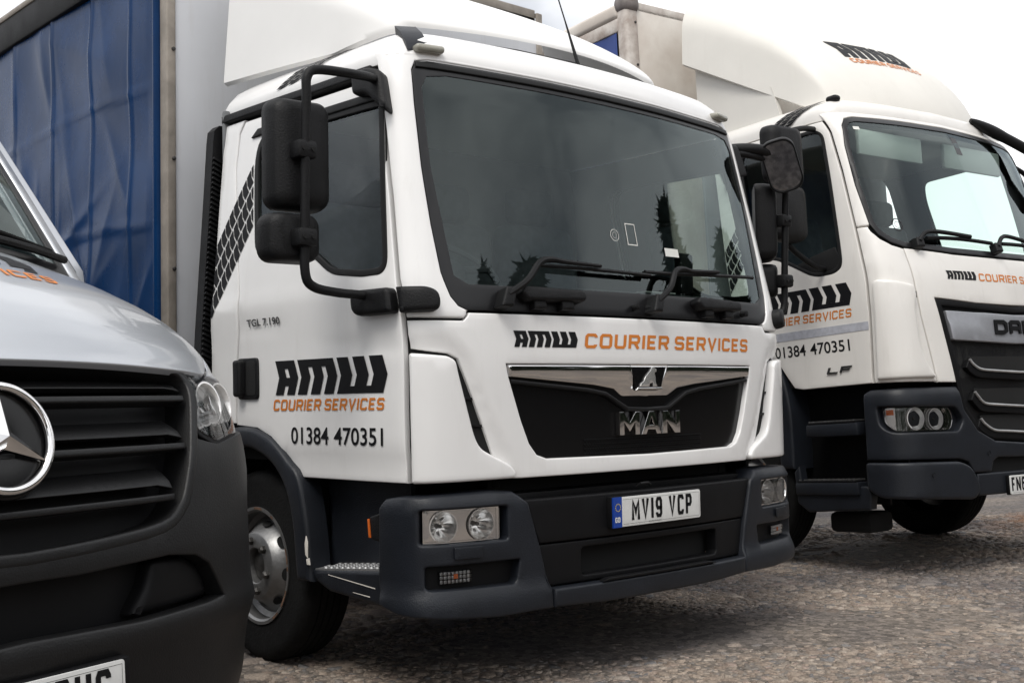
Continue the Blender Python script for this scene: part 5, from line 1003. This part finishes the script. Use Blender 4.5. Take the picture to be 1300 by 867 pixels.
    panel('windscreen', shrink(outl, .03), WS, 'windscreen', T, off=-.004, thick=0, bevel=0, grid=.06); panel('windscreen_frit', shrink(outl, .004), WS, 'frit', T, holes=[shrink(outl, .045)], off=-.001, thick=.006, bevel=.001, grid=.06)
    panel('scuttle', [(-.80, -.045), (.80, -.045), (.79, .018), (-.79, .018)], WS, 'plastic', T, off=0, thick=.03, bevel=.004, grid=.05)
    mk('dashboard', *rbox((0, 1.20, 1.33), (1.35, .60, .14), .05, 3), 'dash', T); seat(T, -.45, 1.75, 1.05); seat(T, .45, 1.75, 1.05); steering(T, (.42, 1.35, 1.55), .19)
    for s in (-1, 1):
        mm = (lambda p: p) if s > 0 else mir
        panel('pillar', mm([(.796, -.05), (.850, -.05), (.865, .5), (.85, 1.0), (.786, 1.0), (.806, .5)]), WS, 'silver', T, off=.004, thick=.04, bevel=.008, grid=.05)
        DS = Flat((s*.985, 0, 0), (0, 1 if s > 0 else -1, 0), (0, 0, 1)); k = 1 if s > 0 else -1
        dp = [(k*y, z) for y, z in ((1.0, .55), (2.05, .50), (2.05, 2.42), (1.72, 2.36), (1.05, 1.46))]; dw = [(k*y, z) for y, z in ((1.22, 1.50), (1.98, 1.50), (1.98, 2.22), (1.72, 2.20))]
        DS2 = Fn(lambda u, v, s=s, k=k: (s*(.985-.14*np.clip((v-1.4)/1.0, 0, 1)), k*u, v)); d = panel('door', dp, DS2, 'silver', T, holes=[dw], off=0, thick=.03, bevel=.006, grid=.08); panel('window', shrink(dw, -.005), DS2, 'side_glass', d, off=-.012, thick=0, bevel=0, grid=.1)
        m_ = bpy.data.objects.new('mirror', None); COL.objects.link(m_); m_.parent = T; m_.empty_display_size = .1
        mk('mirror_housing', *rbox((s*1.12, 1.66, 1.58), (.20, .14, .30), .05, 3), 'plastic', m_); mk('mirror_arm', *tube([(s*.95, 1.60, 1.46), (s*1.10, 1.63, 1.47)], .03, 8), 'plastic', m_)
        wheel(T, s*.87, .98, .345, .345, .22, .21, s); wheel(T, s*.87, 4.6, .345, .345, .22, .21, s)
        ao = crom([(1.36, .32), (1.40, .55), (1.50, .72), (1.66, .78), (1.82, .72), (1.92, .55), (1.95, .32)], 4).tolist()
        panel('wing_lower', mm([(1.31, .94), (2.02, .94), (2.02, .45), (1.96, .36)]+ao[::-1]+[(1.31, .42)]), S, 'silver', T, off=-.004, thick=.02, bevel=.004, grid=.05)
    rr = []
    for y, w, zt, zb in ((2.06, .985, 2.46, .45), (2.2, .99, 2.54, .45), (2.6, .99, 2.60, .45), (5.9, .985, 2.60, .45), (5.98, .96, 2.56, .5)):
        rr.append([(w*x, y, zb+(zt-zb)*z) for x, z in ((1, 0), (1, .45), (.93, .9), (.87, .97), (.75, 1), (-.75, 1), (-.87, .97), (-.93, .9), (-1, .45), (-1, 0))])
    mk('body', *loft([r[::-1] for r in rr]), 'silver', T, 40)
    rf = Fn(lambda u, v: (u, 1.32+.74*v, 2.37+.13*np.sin(np.clip(v, 0, 1)*1.5)-.05*u*u)); panel('cab_roof', [(-.68, 0), (.68, 0), (.82, 1), (-.82, 1)], rf, 'silver', T, off=0, thick=.03, bevel=.005, grid=.06)
    mk('wiper', *tube(crom([WS.at(-.1, .05, .03), WS.at(.3, .055, .03), WS.at(.55, .06, .028), WS.at(.76, .07, .02)], 6), .012, 8), 'plastic', T); mk('wiper', *tube(crom([WS.at(-.2, .10, .02), WS.at(.3, .10, .022), WS.at(.70, .085, .018)], 6), .009, 8), 'rubber', T)
    mk('underbody', *rbox((0, 3.0, .42), (1.5, 4.6, .2), .02), 'void', T); mk('engine_shield', *rbox((0, .55, .62), (1.2, .6, .7), .02), 'void', T)
build_van()
# ------------------------------------------------------------------ trees across the yard that show in the glass
mat('bark', (.05, .038, .028), .9, var=.4, vscale=8, bump=.4, bscale=20); mat('needles', (.028, .045, .022), .8, var=.5, vscale=3)
def conifer_mesh(h, rbase, n, seed, shape=1.):
    r = np.random.default_rng(seed); v = []; f = []
    for i in range(n):
        t = r.uniform(0, 1)**.8; z = h*(.10+.90*t); rad = rbase*((1-t)**shape)*(.35+.65*r.uniform()**.6)*(.85+.22*math.sin(t*23+seed)); a = r.uniform(0, 6.283); c = np.array([rad*math.cos(a), rad*math.sin(a), z-rad*.22])
        L_ = r.uniform(.25, .95)*(.45+.6*(1-t)); d = np.array([math.cos(a), math.sin(a), -.25])+r.normal(0, .35, 3); d /= np.linalg.norm(d); s = np.cross(d, r.normal(0, 1, 3)); s = s/np.linalg.norm(s)*L_*.16
        k = len(v); v += [tuple(c-d*L_*.4), tuple(c+s), tuple(c+d*L_), tuple(c-s)]; f.append((k, k+1, k+2, k+3))
    return v, f
def build_trees():
    spots = [(8.0, -15.0, 9.9, 2.0, .45, 'slim dark conifer across the yard, beside a bushier one', 1), (10.0, -14.6, 9.8, 2.6, .36, 'bushy conifer across the yard, beside a slim one', 2), (14.7, -8.4, 8.9, 2.1, .42, 'tallest dark conifer across the yard, facing the trucks', 3), (12.6, -11.4, 7.6, 2.4, .4, 'broad rounded evergreen across the yard, left of the tallest conifer', 4), (19, -6.5, 8.5, 3.0, .5, 'broad evergreen standing apart at the end of the row', 5)]
    for x, y, h, rb, sh, lab, sd_ in spots:
        T = root('conifer', lab, 'tree', (x, y, float(gz(x, y))), group='trees across the yard')
        mk('trunk', *tube([(0, 0, -.1), (.03, 0, h*.5), (0, .02, h*.97)], [.17, .10, .02], 8), 'bark', T); mk('crown', *conifer_mesh(h, rb, 5200, sd_, sh), 'needles', T, 0)
build_trees()
def build_treeline():
    """the belt of trees round the yard, one far mass"""
    r = np.random.default_rng(3); v = []; f = []
    for k in range(46000):
        far = k % 9 == 0; a = R(r.uniform(372, 452) if far else r.uniform(92, 372)); d = r.uniform(66, 78) if far else r.uniform(38, 47); top = (.55 if far else 1)*( 7.5+1.8*math.sin(a*9)+1.3*math.sin(a*23+1)+.9*math.sin(a*51)); z = top*r.uniform(0, 1)**.75; c = np.array([-1+d*math.cos(a), -1+d*math.sin(a), z]); L_ = r.uniform(.4, 1.0); p = r.normal(0, 1, 3); p /= np.linalg.norm(p); q = np.cross(p, r.normal(0, 1, 3)); q = q/np.linalg.norm(q)*L_*.5; n = len(v); v += [tuple(c-p*L_*.6), tuple(c+q), tuple(c+p*L_*.6), tuple(c-q)]; f.append((n, n+1, n+2, n+3))
    o = mk('treeline', v, f, 'needles', None, 0); o['kind'] = 'stuff'; o['label'] = 'dark belt of trees around the far edge of the yard'; o['category'] = 'trees'
build_treeline()
